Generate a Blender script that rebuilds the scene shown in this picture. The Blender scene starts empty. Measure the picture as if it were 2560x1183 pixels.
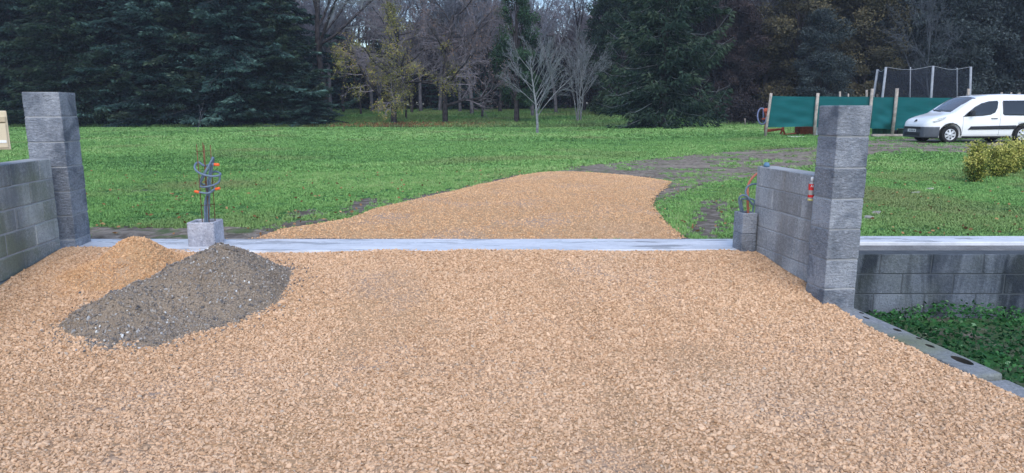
import bpy, bmesh, math, random
import numpy as np
from mathutils import Vector, Matrix, Euler

# ------------------------------------------------------------------ camera, sky, sun, exposure
scn = bpy.context.scene
COL = scn.collection
W, H, F = 2560.0, 1183.0, 1750.0
PITCH = math.radians(10.25); CZ = 1.4
cp, sp = math.cos(PITCH), math.sin(PITCH)
cam_d = bpy.data.cameras.new('camera'); cam = bpy.data.objects.new('camera', cam_d); COL.objects.link(cam)
cam_d.sensor_width = 36; cam_d.lens = 36*F/W; cam_d.clip_end = 3000; cam_d.clip_start = 0.05
cam.location = (0, 0, CZ); cam.rotation_euler = (math.radians(90)-PITCH, 0, 0)
scn.camera = cam
scn.render.resolution_x = 1024; scn.render.resolution_y = 473

SUN_EL, SUN_AZ = math.radians(48), math.radians(176)
world = bpy.data.worlds.new('World'); scn.world = world; world.use_nodes = True
wn = world.node_tree; bg = wn.nodes['Background']
sky = wn.nodes.new('ShaderNodeTexSky'); sky.sky_type = 'NISHITA'; sky.sun_disc = False
sky.sun_elevation = SUN_EL; sky.sun_rotation = SUN_AZ; sky.air_density = 1.0; sky.dust_density = 1.0; sky.ozone_density = 2.8
wn.links.new(sky.outputs[0], bg.inputs[0]); bg.inputs[1].default_value = 0.10
sun_d = bpy.data.lights.new('sun', 'SUN'); sun = bpy.data.objects.new('sun', sun_d); COL.objects.link(sun)
sun_d.energy = 0.8; sun_d.angle = math.radians(60); sun_d.color = (1.0, 0.96, 0.91)
sdir = Vector((math.sin(SUN_AZ)*math.cos(SUN_EL), math.cos(SUN_AZ)*math.cos(SUN_EL), math.sin(SUN_EL)))
sun.rotation_euler = sdir.to_track_quat('Z', 'Y').to_euler()
scn.view_settings.view_transform = 'Standard'; scn.view_settings.look = 'None'
scn.view_settings.exposure = 1.55; scn.view_settings.gamma = 1.0
scn.cycles.max_bounces = 6; scn.cycles.diffuse_bounces = 3; scn.cycles.transparent_max_bounces = 8

R = random.Random(7); rng = np.random.default_rng(7)

# ------------------------------------------------------------------ measuring helpers (surveying the photo into metres)
def P(px, py, Y):                       # point at distance Y
    t = (H/2-py)/F
    dz = Y*(t*cp-sp)/(cp+t*sp); f = Y*cp-dz*sp
    return Vector(((px-W/2)/F*f, Y, CZ+dz))
def G(px, py, z=0.0):                   # point on the plane z
    t = (H/2-py)/F; dz = z-CZ
    Y = dz*(cp+t*sp)/(t*cp-sp); f = Y*cp-dz*sp
    return ((px-W/2)/F*f, Y)

def smooth(a, b, x): 
    t = np.clip((np.asarray(x, float)-a)/(b-a), 0, 1); return t*t*(3-2*t)
_ph = rng.uniform(0, 6.28, 64); _an = rng.uniform(0, 6.28, 64)
def wav(x, y, s, k=6, o=0):             # cheap smooth noise -1..1
    r = 0
    for i in range(k):
        a = _an[(i+o) % 64]; f = s*(0.7+0.25*i)
        r = r+np.sin((x*np.cos(a)+y*np.sin(a))*f+_ph[(i*3+o) % 64]+1.3*np.sin((y*np.cos(a)-x*np.sin(a))*f*0.6+i))
    return r/k
def hz(x, y):                           # ground height
    x = np.asarray(x, float); y = np.asarray(y, float)
    z = -0.035+0.22*smooth(14, 26, y)*smooth(3, 13, x)+0.02*wav(x, y, 0.9)*smooth(9, 14, y)
    z = z-0.10*smooth(56, 60, y)*smooth(62, 59, y)+np.clip(y-60.5, 0, 45)*0.048
    low = smooth(7.25, 7.2, y)
    zl = np.where(x < -4.6, -0.05, np.where(x < 2.9, -0.34, -0.62+0.03*wav(x, y, 2.2)))
    return z*(1-low)+zl*low
def gz(x, y):                           # foreground gravel height
    z = -0.20+0.11*smooth(5.0, 6.3, y)+0.075*smooth(6.2, 6.95, y)
    z = z+0.05*smooth(-2.5, -3.9, x)+0.026*wav(x, y, 1.7, 6, 5)-0.035*np.exp(-((x-0.75+0.06*y)/0.16)**2)*smooth(6.6, 5.5, y)-0.03*np.exp(-((x+0.85+0.05*y)/0.18)**2)*smooth(6.6, 5.5, y)+0.009*wav(x, y, 5, 5, 9)-0.03*smooth(1.6,2.6,x)*smooth(6.4,5.4,y)
    return z
def wallx(y, x0=3.52): return x0-0.15*y  # line of the drive walls

# ------------------------------------------------------------------ mesh helpers
def link(name, me, parent=None, mats=None):
    o = bpy.data.objects.new(name, me); COL.objects.link(o)
    if parent: o.parent = parent
    for m in (mats or []): me.materials.append(m)
    return o
def tag(o, label=None, cat=None, group=None, kind=None):
    if label: o['label'] = label
    if cat: o['category'] = cat
    if group: o['group'] = group
    if kind: o['kind'] = kind
    return o
def empty(name, loc=(0, 0, 0), rz=0, label=None, cat=None, group=None):
    o = bpy.data.objects.new(name, None); COL.objects.link(o); o.location = loc; o.rotation_euler = (0, 0, rz)
    o.empty_display_size = 0.2
    return tag(o, label, cat, group)
def fmesh(name, V, Fa, smooth_=False, attrs=None):
    V = np.asarray(V, np.float32).reshape(-1, 3); Fa = np.asarray(Fa, np.int32); n, k = Fa.shape
    me = bpy.data.meshes.new(name); me.vertices.add(len(V)); me.vertices.foreach_set('co', V.ravel())
    me.loops.add(n*k); me.loops.foreach_set('vertex_index', Fa.ravel())
    me.polygons.add(n); me.polygons.foreach_set('loop_start', np.arange(0, n*k, k, dtype=np.int32))
    me.polygons.foreach_set('loop_total', np.full(n, k, np.int32))
    me.polygons.foreach_set('use_smooth', np.full(n, smooth_, bool))
    for a, v in (attrs or {}).items():
        at = me.attributes.new(a, 'FLOAT', 'POINT'); at.data.foreach_set('value', np.asarray(v, np.float32))
    me.update(calc_edges=True); return me
class MB:                               # collects simple shapes into one mesh
    def __init__(s): s.bm = bmesh.new(); s.lay = s.bm.faces.layers.float.new('tone')
    def _t(s, fs, tone):
        for f in fs: f[s.lay] = tone
    def box(s, c, d, rot=None, bev=0.0, tone=0.5, seg=1, mi=0):
        r = bmesh.ops.create_cube(s.bm, size=1.0); vs = r['verts']
        bmesh.ops.scale(s.bm, vec=Vector(d), verts=vs)
        if bev > 0:
            es = list({e for v in vs for e in v.link_edges})
            rb = bmesh.ops.bevel(s.bm, geom=es, offset=bev, segments=seg, affect='EDGES', profile=0.6)
            vs = list({v for f in rb['faces'] for v in f.verts} | {v for v in vs if v.is_valid})
        m = Matrix.Translation(Vector(c))
        if rot: m = m @ Euler(rot).to_matrix().to_4x4()
        bmesh.ops.transform(s.bm, matrix=m, verts=vs)
        for f in {f for v in vs for f in v.link_faces}: f[s.lay] = tone; f.material_index = mi
        return vs
    def tube(s, pts, r, n=8, cap=True, tone=0.5, sub=0, mi=0):
        pts = [Vector(p) for p in pts]
        if sub: pts = crom(pts, sub)
        m = len(pts); rs = r if callable(r) else (lambda t, r=r: r)
        up = None; rings = []
        for i, p in enumerate(pts):
            d = (pts[min(i+1, m-1)]-pts[max(i-1, 0)]).normalized()
            if up is None: up = d.orthogonal().normalized()
            up = (up-d*up.dot(d)).normalized(); sd = d.cross(up); rr = rs(i/(m-1))
            rings.append([s.bm.verts.new(p+(up*math.cos(a)+sd*math.sin(a))*rr) for a in [2*math.pi*k/n for k in range(n)]])
        for a, b in zip(rings, rings[1:]):
            for k in range(n):
                f = s.bm.faces.new((a[k], a[(k+1) % n], b[(k+1) % n], b[k])); f.smooth = n > 4; f[s.lay] = tone; f.material_index = mi
        if cap:
            for q in (rings[0][::-1], rings[-1]): f = s.bm.faces.new(q); f[s.lay] = tone; f.material_index = mi
    def lathe(s, prof, n=24, axis='Z', c=(0, 0, 0), tone=0.5, close=False):
        rings = []
        for (r, h) in prof:
            ring = []
            for k in range(n):
                a = 2*math.pi*k/n; u, v = r*math.cos(a), r*math.sin(a)
                q = (u, v, h) if axis == 'Z' else (u, h, v) if axis == 'Y' else (h, u, v)
                ring.append(s.bm.verts.new(Vector(c)+Vector(q)))
            rings.append(ring)
        pr = list(zip(rings, rings[1:]))
        if close: pr.append((rings[-1], rings[0]))
        for a, b in pr:
            for k in range(n):
                f = s.bm.faces.new((a[k], a[(k+1) % n], b[(k+1) % n], b[k])); f.smooth = True; f[s.lay] = tone
    def poly(s, pts, tone=0.5, mi=0):
        f = s.bm.faces.new([s.bm.verts.new(Vector(p)) for p in pts]); f[s.lay] = tone; f.material_index = mi; return f
    def prism(s, pts, vec, tone=0.5, mi=0):
        n = len(pts); a = [s.bm.verts.new(Vector(p)) for p in pts]; b = [s.bm.verts.new(Vector(p)+Vector(vec)) for p in pts]
        for q in [a[::-1], b]+[(a[i], a[(i+1) % n], b[(i+1) % n], b[i]) for i in range(n)]:
            f = s.bm.faces.new(q); f[s.lay] = tone; f.material_index = mi
    def build(s, name, mat, parent=None, norm=True):
        if norm: bmesh.ops.recalc_face_normals(s.bm, faces=s.bm.faces[:])
        me = bpy.data.meshes.new(name); s.bm.to_mesh(me); s.bm.free()
        return link(name, me, parent, mat if isinstance(mat, list) else [mat])
def crom(pts, sub):
    out = []; n = len(pts)
    for i in range(n-1):
        p0, p1, p2, p3 = pts[max(i-1, 0)], pts[i], pts[i+1], pts[min(i+2, n-1)]
        for k in range(sub):
            t = k/sub
            out.append(0.5*((2*p1)+(p2-p0)*t+(2*p0-5*p1+4*p2-p3)*t*t+(3*p1-p0-3*p2+p3)*t**3))
    out.append(pts[-1]); return out
def inpoly(x, y, poly):
    x = np.asarray(x); y = np.asarray(y); c = np.zeros(x.shape, bool); n = len(poly)
    for i in range(n):
        x1, y1 = poly[i]; x2, y2 = poly[(i+1) % n]
        if y1 == y2: continue
        c ^= ((y1 > y) != (y2 > y)) & (x < (x2-x1)*(y-y1)/(y2-y1)+x1)
    return c
def pdist(x, y, poly):                  # distance to outline
    d = np.full(np.shape(x), 1e9); n = len(poly)
    for i in range(n):
        x1, y1 = poly[i]; x2, y2 = poly[(i+1) % n]; dx, dy = x2-x1, y2-y1
        t = np.clip(((x-x1)*dx+(y-y1)*dy)/(dx*dx+dy*dy+1e-9), 0, 1)
        d = np.minimum(d, np.hypot(x-x1-t*dx, y-y1-t*dy))
    return d

# ------------------------------------------------------------------ material helpers
class NM:
    def __init__(s, name, rough=0.8, spec=0.3, metal=0.0):
        s.m = bpy.data.materials.new(name); s.m.use_nodes = True; s.nt = s.m.node_tree; s.b = s.nt.nodes['Principled BSDF']
        s.b.inputs['Roughness'].default_value = rough; s.b.inputs['Specular IOR Level'].default_value = spec; s.b.inputs['Metallic'].default_value = metal
        s.tc = None
    def n(s, t, **k):
        q = s.nt.nodes.new(t)
        for a, v in k.items(): setattr(q, a, v)
        return q
    def l(s, a, b): s.nt.links.new(a, b)
    def co(s, kind='Object', scale=None, rot=None, loc=None):
        if not s.tc: s.tc = s.n('ShaderNodeTexCoord')
        o = s.tc.outputs[kind]
        if scale or rot or loc:
            mp = s.n('ShaderNodeMapping'); s.l(o, mp.inputs[0])
            if scale: mp.inputs['Scale'].default_value = scale
            if rot: mp.inputs['Rotation'].default_value = rot
            if loc: mp.inputs['Location'].default_value = loc
            o = mp.outputs[0]
        return o
    def noise(s, scale, detail=4, vec=None, rough=0.55, dist=0):
        q = s.n('ShaderNodeTexNoise'); q.inputs['Scale'].default_value = scale; q.inputs['Detail'].default_value = detail
        q.inputs['Roughness'].default_value = rough; q.inputs['Distortion'].default_value = dist
        s.l(vec if vec is not None else s.co(), q.inputs['Vector']); return q.outputs[0]
    def vor(s, scale, vec=None, feature='F1', out='Distance'):
        q = s.n('ShaderNodeTexVoronoi', feature=feature); q.inputs['Scale'].default_value = scale
        s.l(vec if vec is not None else s.co(), q.inputs['Vector']); return q.outputs[out]
    def attr(s, name, typ='GEOMETRY', out='Fac'):
        q = s.n('ShaderNodeAttribute', attribute_name=name, attribute_type=typ); return q.outputs[out]
    def ramp(s, fac, stops, interp='LINEAR'):
        q = s.n('ShaderNodeValToRGB'); cr = q.color_ramp; cr.interpolation = interp
        while len(cr.elements) < len(stops): cr.elements.new(0.5)
        for e, (p, c) in zip(cr.elements, stops): e.position = p; e.color = (*c, 1) if len(c) == 3 else c
        s.l(fac, q.inputs[0]); return q.outputs[0]
    def rv(s, fac, a, b, lo=0.0, hi=1.0):
        q = s.n('ShaderNodeMapRange'); q.inputs[1].default_value = a; q.inputs[2].default_value = b
        q.inputs[3].default_value = lo; q.inputs[4].default_value = hi; s.l(fac, q.inputs[0]); return q.outputs[0]
    def math(s, op, a, b=None):
        q = s.n('ShaderNodeMath', operation=op)
        for i, v in enumerate((a, b)):
            if v is None: continue
            if isinstance(v, (int, float)): q.inputs[i].default_value = v
            else: s.l(v, q.inputs[i])
        return q.outputs[0]
    def mix(s, fac, a, b, mode='MIX'):
        q = s.n('ShaderNodeMix', data_type='RGBA', blend_type=mode)
        for i, v in ((0, fac), (6, a), (7, b)):
            if isinstance(v, (int, float)): q.inputs[i].default_value = v
            elif isinstance(v, tuple): q.inputs[i].default_value = (*v, 1)
            else: s.l(v, q.inputs[i])
        return q.outputs[2]
    def col(s, c):
        if isinstance(c, tuple): s.b.inputs['Base Color'].default_value = (*c, 1)
        else: s.l(c, s.b.inputs['Base Color'])
    def rough(s, v): s.l(v, s.b.inputs['Roughness'])
    def bump(s, h, st=0.5, d=0.01, prev=None):
        q = s.n('ShaderNodeBump'); q.inputs['Strength'].default_value = st; q.inputs['Distance'].default_value = d
        s.l(h, q.inputs['Height'])
        if prev is not None: s.l(prev, q.inputs['Normal'])
        s.l(q.outputs[0], s.b.inputs['Normal']); return q.outputs[0]
def plain(name, c, rough=0.7, spec=0.3, metal=0.0, var=0.12, sc=8.0):
    k = NM(name, rough, spec, metal); n = k.noise(sc, 5)
    k.col(k.mix(k.rv(n, 0.35, 0.65), tuple(x*(1-var) for x in c), tuple(min(1, x*(1+var)) for x in c))); return k.m
def leafmat(name, stops, rough=0.75):
    k = NM(name, rough, 0.15); t = k.attr('tone'); n = k.noise(1.1, 2)
    f = k.math('ADD', t, k.math('MULTIPLY', k.math('SUBTRACT', n, 0.5), 0.5)); k.col(k.ramp(f, stops)); return k.m
def concrete(name, base, blocktone=0.25, stain=(0.03, 0.04, 0.05), stainamt=0.6, rough_bump=0.6, moss=0.0, streak=(3.0, 3.0, 0.7), aniso=(1, 1, 1)):
    k = NM(name, 0.9, 0.2)
    tone = k.attr('tone'); n1 = k.noise(3.0, 6); n2 = k.noise(38, 5, k.co(scale=aniso), 0.65); st = k.noise(1.0, 5, k.co(scale=streak), 0.6, 0.6)
    c = k.mix(k.rv(tone, 0, 1), tuple(x*(1-blocktone) for x in base), tuple(x*(1+blocktone) for x in base))
    c = k.mix(k.rv(n1, 0.35, 0.62, 0.0, 0.7), c, tuple(x*f for x, f in zip(base, (0.52, 0.56, 0.62))))
    c = k.mix(k.rv(n2, 0.45, 0.72, 0, 0.5), c, tuple(min(1, x*1.7) for x in base))
    c = k.mix(k.rv(st, 0.48, 0.64, 0, stainamt), c, stain)
    if moss: c = k.mix(k.math('MULTIPLY', k.rv(k.noise(1.7, 4), 0.42, 0.62), moss), c, (0.17, 0.19, 0.10))
    pores = k.rv(k.noise(85, 2, k.co(scale=aniso), 0.5), 0.60, 0.68, 0, 0.75); c = k.mix(pores, c, tuple(x*0.3 for x in base))
    k.col(c)
    nn = k.noise(26, 6, k.co(scale=aniso), 0.7); k.bump(nn, rough_bump, 0.03)
    return k.m

M = {}
M['pillar'] = concrete('rough_grey_block', (0.295, 0.312, 0.34), 0.32, (0.07, 0.09, 0.12), 0.75, 1.0, 0, (2.5, 2.5, 2.5), (0.8, 0.8, 1.6))
M['block'] = concrete('smooth_grey_block', (0.38, 0.38, 0.38), 0.30, (0.16, 0.145, 0.13), 0.5, 0.35)
M['mossy'] = concrete('weathered_block', (0.36, 0.37, 0.36), 0.28, (0.07, 0.08, 0.09), 0.6, 0.5, 0.55, (2.2, 2.2, 0.55))
M['oldwall'] = concrete('stained_old_block', (0.15, 0.17, 0.20), 0.30, (0.012, 0.018, 0.03), 0.9, 0.7, 0.12, (2.6, 2.6, 0.5))
M['oldmortar'] = plain('dark_old_mortar', (0.07, 0.08, 0.09), 0.95, 0.1)
M['mortar'] = plain('mortar', (0.33, 0.335, 0.34), 0.95, 0.1)
M['render'] = concrete('poured_concrete', (0.42, 0.43, 0.45), 0.0, (0.2, 0.2, 0.22), 0.3, 0.15)
M['pot'] = concrete('fresh_cast_block', (0.42, 0.42, 0.46), 0.0, (0.22, 0.2, 0.2), 0.35, 0.35)
def slabmat():
    k = NM('trowelled_slab', 0.35, 0.5)
    n1 = k.noise(1.1, 4, k.co(scale=(0.8, 3.5, 1))); n2 = k.noise(12, 5); n3 = k.noise(2.3, 5, k.co(scale=(0.6, 2, 1), loc=(4, 2, 0)))
    c = k.mix(k.rv(n1, 0.35, 0.65), (0.50, 0.52, 0.56), (0.66, 0.67, 0.70)); c = k.mix(k.rv(n2, 0.4, 0.75, 0, 0.3), c, (0.30, 0.29, 0.28))
    c = k.mix(k.rv(n3, 0.56, 0.64, 0, 0.6), c, (0.33, 0.35, 0.38)); k.col(c)
    k.rough(k.rv(n3, 0.4, 0.62, 0.55, 0.16)); k.bump(n2, 0.1, 0.004); return k.m
M['slab'] = slabmat()
def gravelmat(name, lo, mid, hi, sheet=False):
    k = NM(name, 0.9, 0.15)
    if sheet:
        v = k.vor(34, out='Color'); n = k.noise(0.9, 4); nn = k.noise(60, 4)
        c = k.ramp(k.math('ADD', k.math('MULTIPLY', v, 0.6), k.math('MULTIPLY', nn, 0.4)), [(0.1, lo), (0.5, mid), (0.9, hi)])
        c = k.mix(k.rv(n, 0.5, 0.68, 0, 0.6), c, tuple((a+b)/2*f for a, b, f in zip(mid, (sum(mid)/3,)*3, (0.95, 1, 1.12))))
        k.col(c); b = k.bump(k.vor(34), 0.8, 0.02); k.bump(nn, 0.5, 0.01, b)
    else:
        t = k.attr('tone', 'INSTANCER'); g = k.attr('grey', 'INSTANCER'); n = k.noise(30, 3)
        c = k.ramp(k.math('ADD', t, k.math('MULTIPLY', k.math('SUBTRACT', n, 0.5), 0.25)), [(0.0, lo), (0.35, mid), (0.75, hi), (1.0, tuple(min(1, x*1.12) for x in hi))])
        c = k.mix(g, c, (0.50, 0.39, 0.29)); k.col(c); k.bump(k.noise(90, 3), 0.4, 0.004)
    return k.m
M['gravel'] = gravelmat('tan_gravel', (0.36, 0.21, 0.115), (0.57, 0.355, 0.205), (0.69, 0.465, 0.295))
M['gravel_bed'] = gravelmat('tan_gravel_bed', (0.26, 0.155, 0.08), (0.43, 0.27, 0.15), (0.53, 0.35, 0.21), True)
M['gravel_o'] = gravelmat('orange_gravel', (0.40, 0.22, 0.11), (0.58, 0.34, 0.175), (0.69, 0.44, 0.25))
M['gravel_bed_o'] = gravelmat('orange_gravel_bed', (0.28, 0.165, 0.08), (0.45, 0.275, 0.145), (0.54, 0.36, 0.20), True)
def aggmat(sheet):
    k = NM('mixed_aggregate' if sheet else 'mixed_pebbles', 0.85, 0.2)
    if sheet:
        v = k.vor(60, out='Color'); n = k.noise(2.6, 5); nn = k.noise(80, 4)
        c = k.ramp(nn, [(0.3, (0.14, 0.108, 0.078)), (0.6, (0.31, 0.245, 0.18))]); c = k.mix(k.rv(n, 0.5, 0.7, 0, 0.5), c, (0.15, 0.11, 0.075)); k.col(c)
        b = k.bump(k.vor(60), 0.7, 0.012); k.bump(nn, 0.8, 0.012, b)
    else:
        t = k.attr('tone', 'INSTANCER')
        k.col(k.ramp(t, [(0, (0.10, 0.095, 0.095)), (0.2, (0.17, 0.155, 0.145)), (0.4, (0.25, 0.20, 0.15)), (0.6, (0.22, 0.19, 0.165)), (0.8, (0.32, 0.27, 0.22)), (0.93, (0.36, 0.36, 0.36)), (1.0, (0.62, 0.62, 0.6))]))
    return k.m
M['agg'] = aggmat(True); M['pebble'] = aggmat(False)
def lawnmat():
    k = NM('lawn_ground', 0.95, 0.05)
    mud = k.attr('mud'); wood = k.attr('wood'); n1 = k.noise(0.35, 4); n2 = k.noise(3.0, 5, k.co(scale=(1, 1, 1))); n3 = k.noise(24, 4)
    c = k.ramp(n1, [(0.3, (0.035, 0.10, 0.035)), (0.55, (0.05, 0.13, 0.045)), (0.75, (0.08, 0.15, 0.055))])
    c = k.mix(k.rv(n2, 0.45, 0.8, 0, 0.5), c, (0.02, 0.075, 0.02)); c = k.mix(k.rv(n3, 0.5, 0.8, 0, 0.5), c, (0.10, 0.26, 0.06))
    c = k.mix(wood, c, k.ramp(k.noise(0.8, 5), [(0.4, (0.05, 0.12, 0.03)), (0.65, (0.085, 0.09, 0.03))]))
    mc = k.ramp(k.noise(7, 6), [(0.3, (0.07, 0.058, 0.045)), (0.55, (0.15, 0.13, 0.11)), (0.75, (0.26, 0.235, 0.205))])
    mf = k.rv(k.math('ADD', mud, k.math('MULTIPLY', k.math('SUBTRACT', n2, 0.5), 0.9)), 0.4, 0.65)
    c = k.mix(mf, c, mc); k.col(c); k.bump(n3, 0.6, 0.04); return k.m
M['lawn'] = lawnmat()
def dirtmat():
    k = NM('rutted_dirt', 0.9, 0.15); n1 = k.noise(0.9, 5, k.co(scale=(0.5, 1.2, 1)), 0.65); n2 = k.noise(9, 6, None, 0.7)
    c = k.ramp(n2, [(0.3, (0.07, 0.052, 0.038)), (0.46, (0.16, 0.13, 0.10)), (0.68, (0.36, 0.31, 0.26))])
    c = k.mix(k.rv(n1, 0.5, 0.63, 0, 0.7), c, (0.30, 0.25, 0.20)); c = k.mix(k.rv(k.noise(2.1, 4), 0.55, 0.66, 0, 0.8), c, (0.07, 0.12, 0.035))
    k.col(c); k.bump(n2, 1.0, 0.05); return k.m
M['dirt'] = dirtmat()
k = NM('grass_blades', 0.7, 0.15); t = k.attr('tone', 'INSTANCER'); dry = k.attr('grey', 'INSTANCER')
k.col(k.mix(dry, k.ramp(t, [(0, (0.045, 0.12, 0.04)), (0.35, (0.115, 0.255, 0.075)), (0.7, (0.20, 0.38, 0.11)), (1, (0.34, 0.46, 0.18))]), (0.24, 0.25, 0.11))); M['grass'] = k.m
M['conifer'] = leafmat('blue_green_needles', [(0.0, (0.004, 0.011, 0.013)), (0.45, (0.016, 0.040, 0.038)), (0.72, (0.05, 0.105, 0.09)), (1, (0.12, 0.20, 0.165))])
M['conifer_g'] = leafmat('dark_green_needles', [(0.0, (0.007, 0.016, 0.013)), (0.5, (0.018, 0.040, 0.026)), (0.8, (0.040, 0.068, 0.040)), (1, (0.075, 0.10, 0.065))])
M['russet'] = leafmat('russet_foliage', [(0.0, (0.018, 0.014, 0.016)), (0.5, (0.032, 0.025, 0.027)), (0.8, (0.058, 0.04, 0.038)), (1, (0.08, 0.065, 0.05))])
M['olive'] = leafmat('olive_brown_foliage', [(0.0, (0.026, 0.026, 0.02)), (0.45, (0.07, 0.066, 0.042)), (0.75, (0.125, 0.105, 0.055)), (1, (0.18, 0.15, 0.08))])
M['slate'] = leafmat('slate_green_foliage', [(0.0, (0.014, 0.02, 0.024)), (0.5, (0.042, 0.058, 0.060)), (0.8, (0.08, 0.10, 0.10)), (1, (0.13, 0.15, 0.145))])
M['ivy'] = leafmat('ivy_leaves', [(0.0, (0.010, 0.025, 0.014)), (0.5, (0.025, 0.06, 0.03)), (1, (0.06, 0.12, 0.055))])
M['yellow'] = leafmat('yellow_green_oak_leaves', [(0.0, (0.05, 0.055, 0.018)), (0.5, (0.20, 0.20, 0.05)), (0.8, (0.32, 0.28, 0.07)), (1, (0.32, 0.20, 0.09))])
M['brownleaf'] = leafmat('withered_leaves', [(0.0, (0.07, 0.05, 0.04)), (0.5, (0.15, 0.10, 0.08)), (1, (0.25, 0.17, 0.12))])
M['weeds'] = leafmat('weed_leaves', [(0.0, (0.008, 0.035, 0.014)), (0.5, (0.025, 0.10, 0.03)), (0.85, (0.06, 0.17, 0.05)), (1, (0.22, 0.34, 0.20))])
M['golden'] = leafmat('golden_shrub_leaves', [(0.0, (0.03, 0.06, 0.015)), (0.3, (0.09, 0.13, 0.03)), (0.55, (0.34, 0.34, 0.07)), (1, (0.62, 0.56, 0.18))])
M['thicket'] = leafmat('undergrowth', [(0.0, (0.012, 0.010, 0.012)), (0.5, (0.032, 0.027, 0.030)), (1, (0.06, 0.058, 0.055))])
M['farwood'] = leafmat('far_wood_twigs', [(0.0, (0.02, 0.028, 0.028)), (0.35, (0.06, 0.065, 0.075)), (0.6, (0.12, 0.115, 0.13)), (1, (0.20, 0.175, 0.175))])
M['litter'] = leafmat('fallen_leaves', [(0.0, (0.10, 0.05, 0.025)), (0.5, (0.24, 0.12, 0.05)), (1, (0.36, 0.22, 0.10))])
M['bark'] = plain('dark_bark', (0.045, 0.04, 0.042), 0.9, 0.1, 0, 0.5, 3)
M['bark_g'] = plain('grey_bark', (0.11, 0.108, 0.12), 0.9, 0.1, 0, 0.35, 3)
M['twig'] = plain('grey_twigs', (0.165, 0.175, 0.21), 0.9, 0.1, 0, 0.4, 0.6)
M['twig_d'] = plain('dim_twigs', (0.075, 0.085, 0.10), 0.9, 0.1, 0, 0.3, 0.6)
M['twig_b'] = plain('brown_twigs', (0.16, 0.145, 0.16), 0.9, 0.1, 0, 0.4, 0.6)
M['twig_p'] = plain('pale_lichen_twigs', (0.16, 0.175, 0.185), 0.9, 0.1, 0, 0.3, 0.8)
M['bark_p'] = plain('pale_bark', (0.19, 0.20, 0.205), 0.9, 0.1, 0, 0.35, 5)
M['wood'] = plain('weathered_post', (0.33, 0.29, 0.25), 0.85, 0.15, 0, 0.3, 6)
M['galv'] = plain('pale_metal_pole', (0.26, 0.28, 0.31), 0.6, 0.3, 0, 0.15, 6)
M['conduit'] = plain('grey_conduit', (0.13, 0.18, 0.24), 0.5, 0.4, 0, 0.12, 20)
M['orange'] = plain('orange_plastic', (0.80, 0.13, 0.03), 0.5, 0.4)
M['rust'] = plain('rusty_steel', (0.16, 0.085, 0.045), 0.9, 0.2, 0, 0.4, 30)
M['hose'] = plain('red_brown_hose', (0.42, 0.13, 0.08), 0.5, 0.4)
M['cream'] = plain('cream_enamel', (0.62, 0.52, 0.36), 0.45, 0.4, 0, 0.04, 3)
M['creamd'] = plain('cream_shadow_gap', (0.10, 0.08, 0.06), 0.7, 0.2)
M['white'] = plain('white_paint', (0.80, 0.80, 0.80), 0.25, 0.5, 0, 0.02, 3)
M['white'].node_tree.nodes['Principled BSDF'].inputs['Coat Weight'].default_value = 0.6
M['blackp'] = plain('black_plastic', (0.025, 0.027, 0.032), 0.55, 0.35, 0, 0.15, 10)
M['bumper'] = plain('grey_bumper_plastic', (0.085, 0.095, 0.11), 0.6, 0.35, 0, 0.08, 10)
M['tyre'] = plain('tyre_rubber', (0.02, 0.02, 0.021), 0.85, 0.2)
M['rim'] = plain('silver_wheel', (0.55, 0.56, 0.58), 0.35, 0.5, 0.4, 0.05, 10)
M['glass'] = plain('dark_glass', (0.012, 0.015, 0.02), 0.06, 0.6, 0, 0.05)
M['wglass'] = plain('windscreen_glass', (0.10, 0.10, 0.11), 0.05, 0.9, 0, 0.05)
M['lens'] = plain('lamp_lens', (0.52, 0.55, 0.58), 0.12, 0.6, 0, 0.2, 14)
M['plate'] = plain('plate_white', (0.62, 0.62, 0.60), 0.5, 0.3)
M['redlab'] = plain('red_label', (0.62, 0.03, 0.03), 0.5, 0.3, 0, 0.05)
M['labwhite'] = plain('label_white', (0.8, 0.8, 0.78), 0.5, 0.3, 0, 0.03)
M['clear'] = plain('frosted_clear_plastic', (0.36, 0.34, 0.32), 0.25, 0.5, 0, 0.08)
M['yell'] = plain('yellow_green_liquid', (0.55, 0.52, 0.18), 0.4, 0.4)
M['red'] = plain('faded_red_paint', (0.42, 0.09, 0.05), 0.6, 0.3, 0, 0.25, 6)
M['teal'] = plain('teal_tub', (0.10, 0.22, 0.22), 0.6, 0.3)
M['ring'] = plain('blue_grey_ring', (0.16, 0.19, 0.32), 0.6, 0.3)
M['stone'] = plain('pale_edging_stone', (0.30, 0.28, 0.25), 0.9, 0.2, 0, 0.25, 12)
def netmat(name, c, alpha):
    k = NM(name, 0.8, 0.15); n = k.noise(2.0, 5, k.co(scale=(1, 1, 4))); k.col(k.mix(k.rv(n, 0.35, 0.7), tuple(x*0.92 for x in c), tuple(x*1.08 for x in c)))
    k.b.inputs['Alpha'].default_value = alpha; return k.m
M['net'] = netmat('green_windbreak_net', (0.008, 0.10, 0.105), 0.97); M['mesh'] = netmat('black_mesh_net', (0.02, 0.024, 0.036), 0.38)

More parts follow.
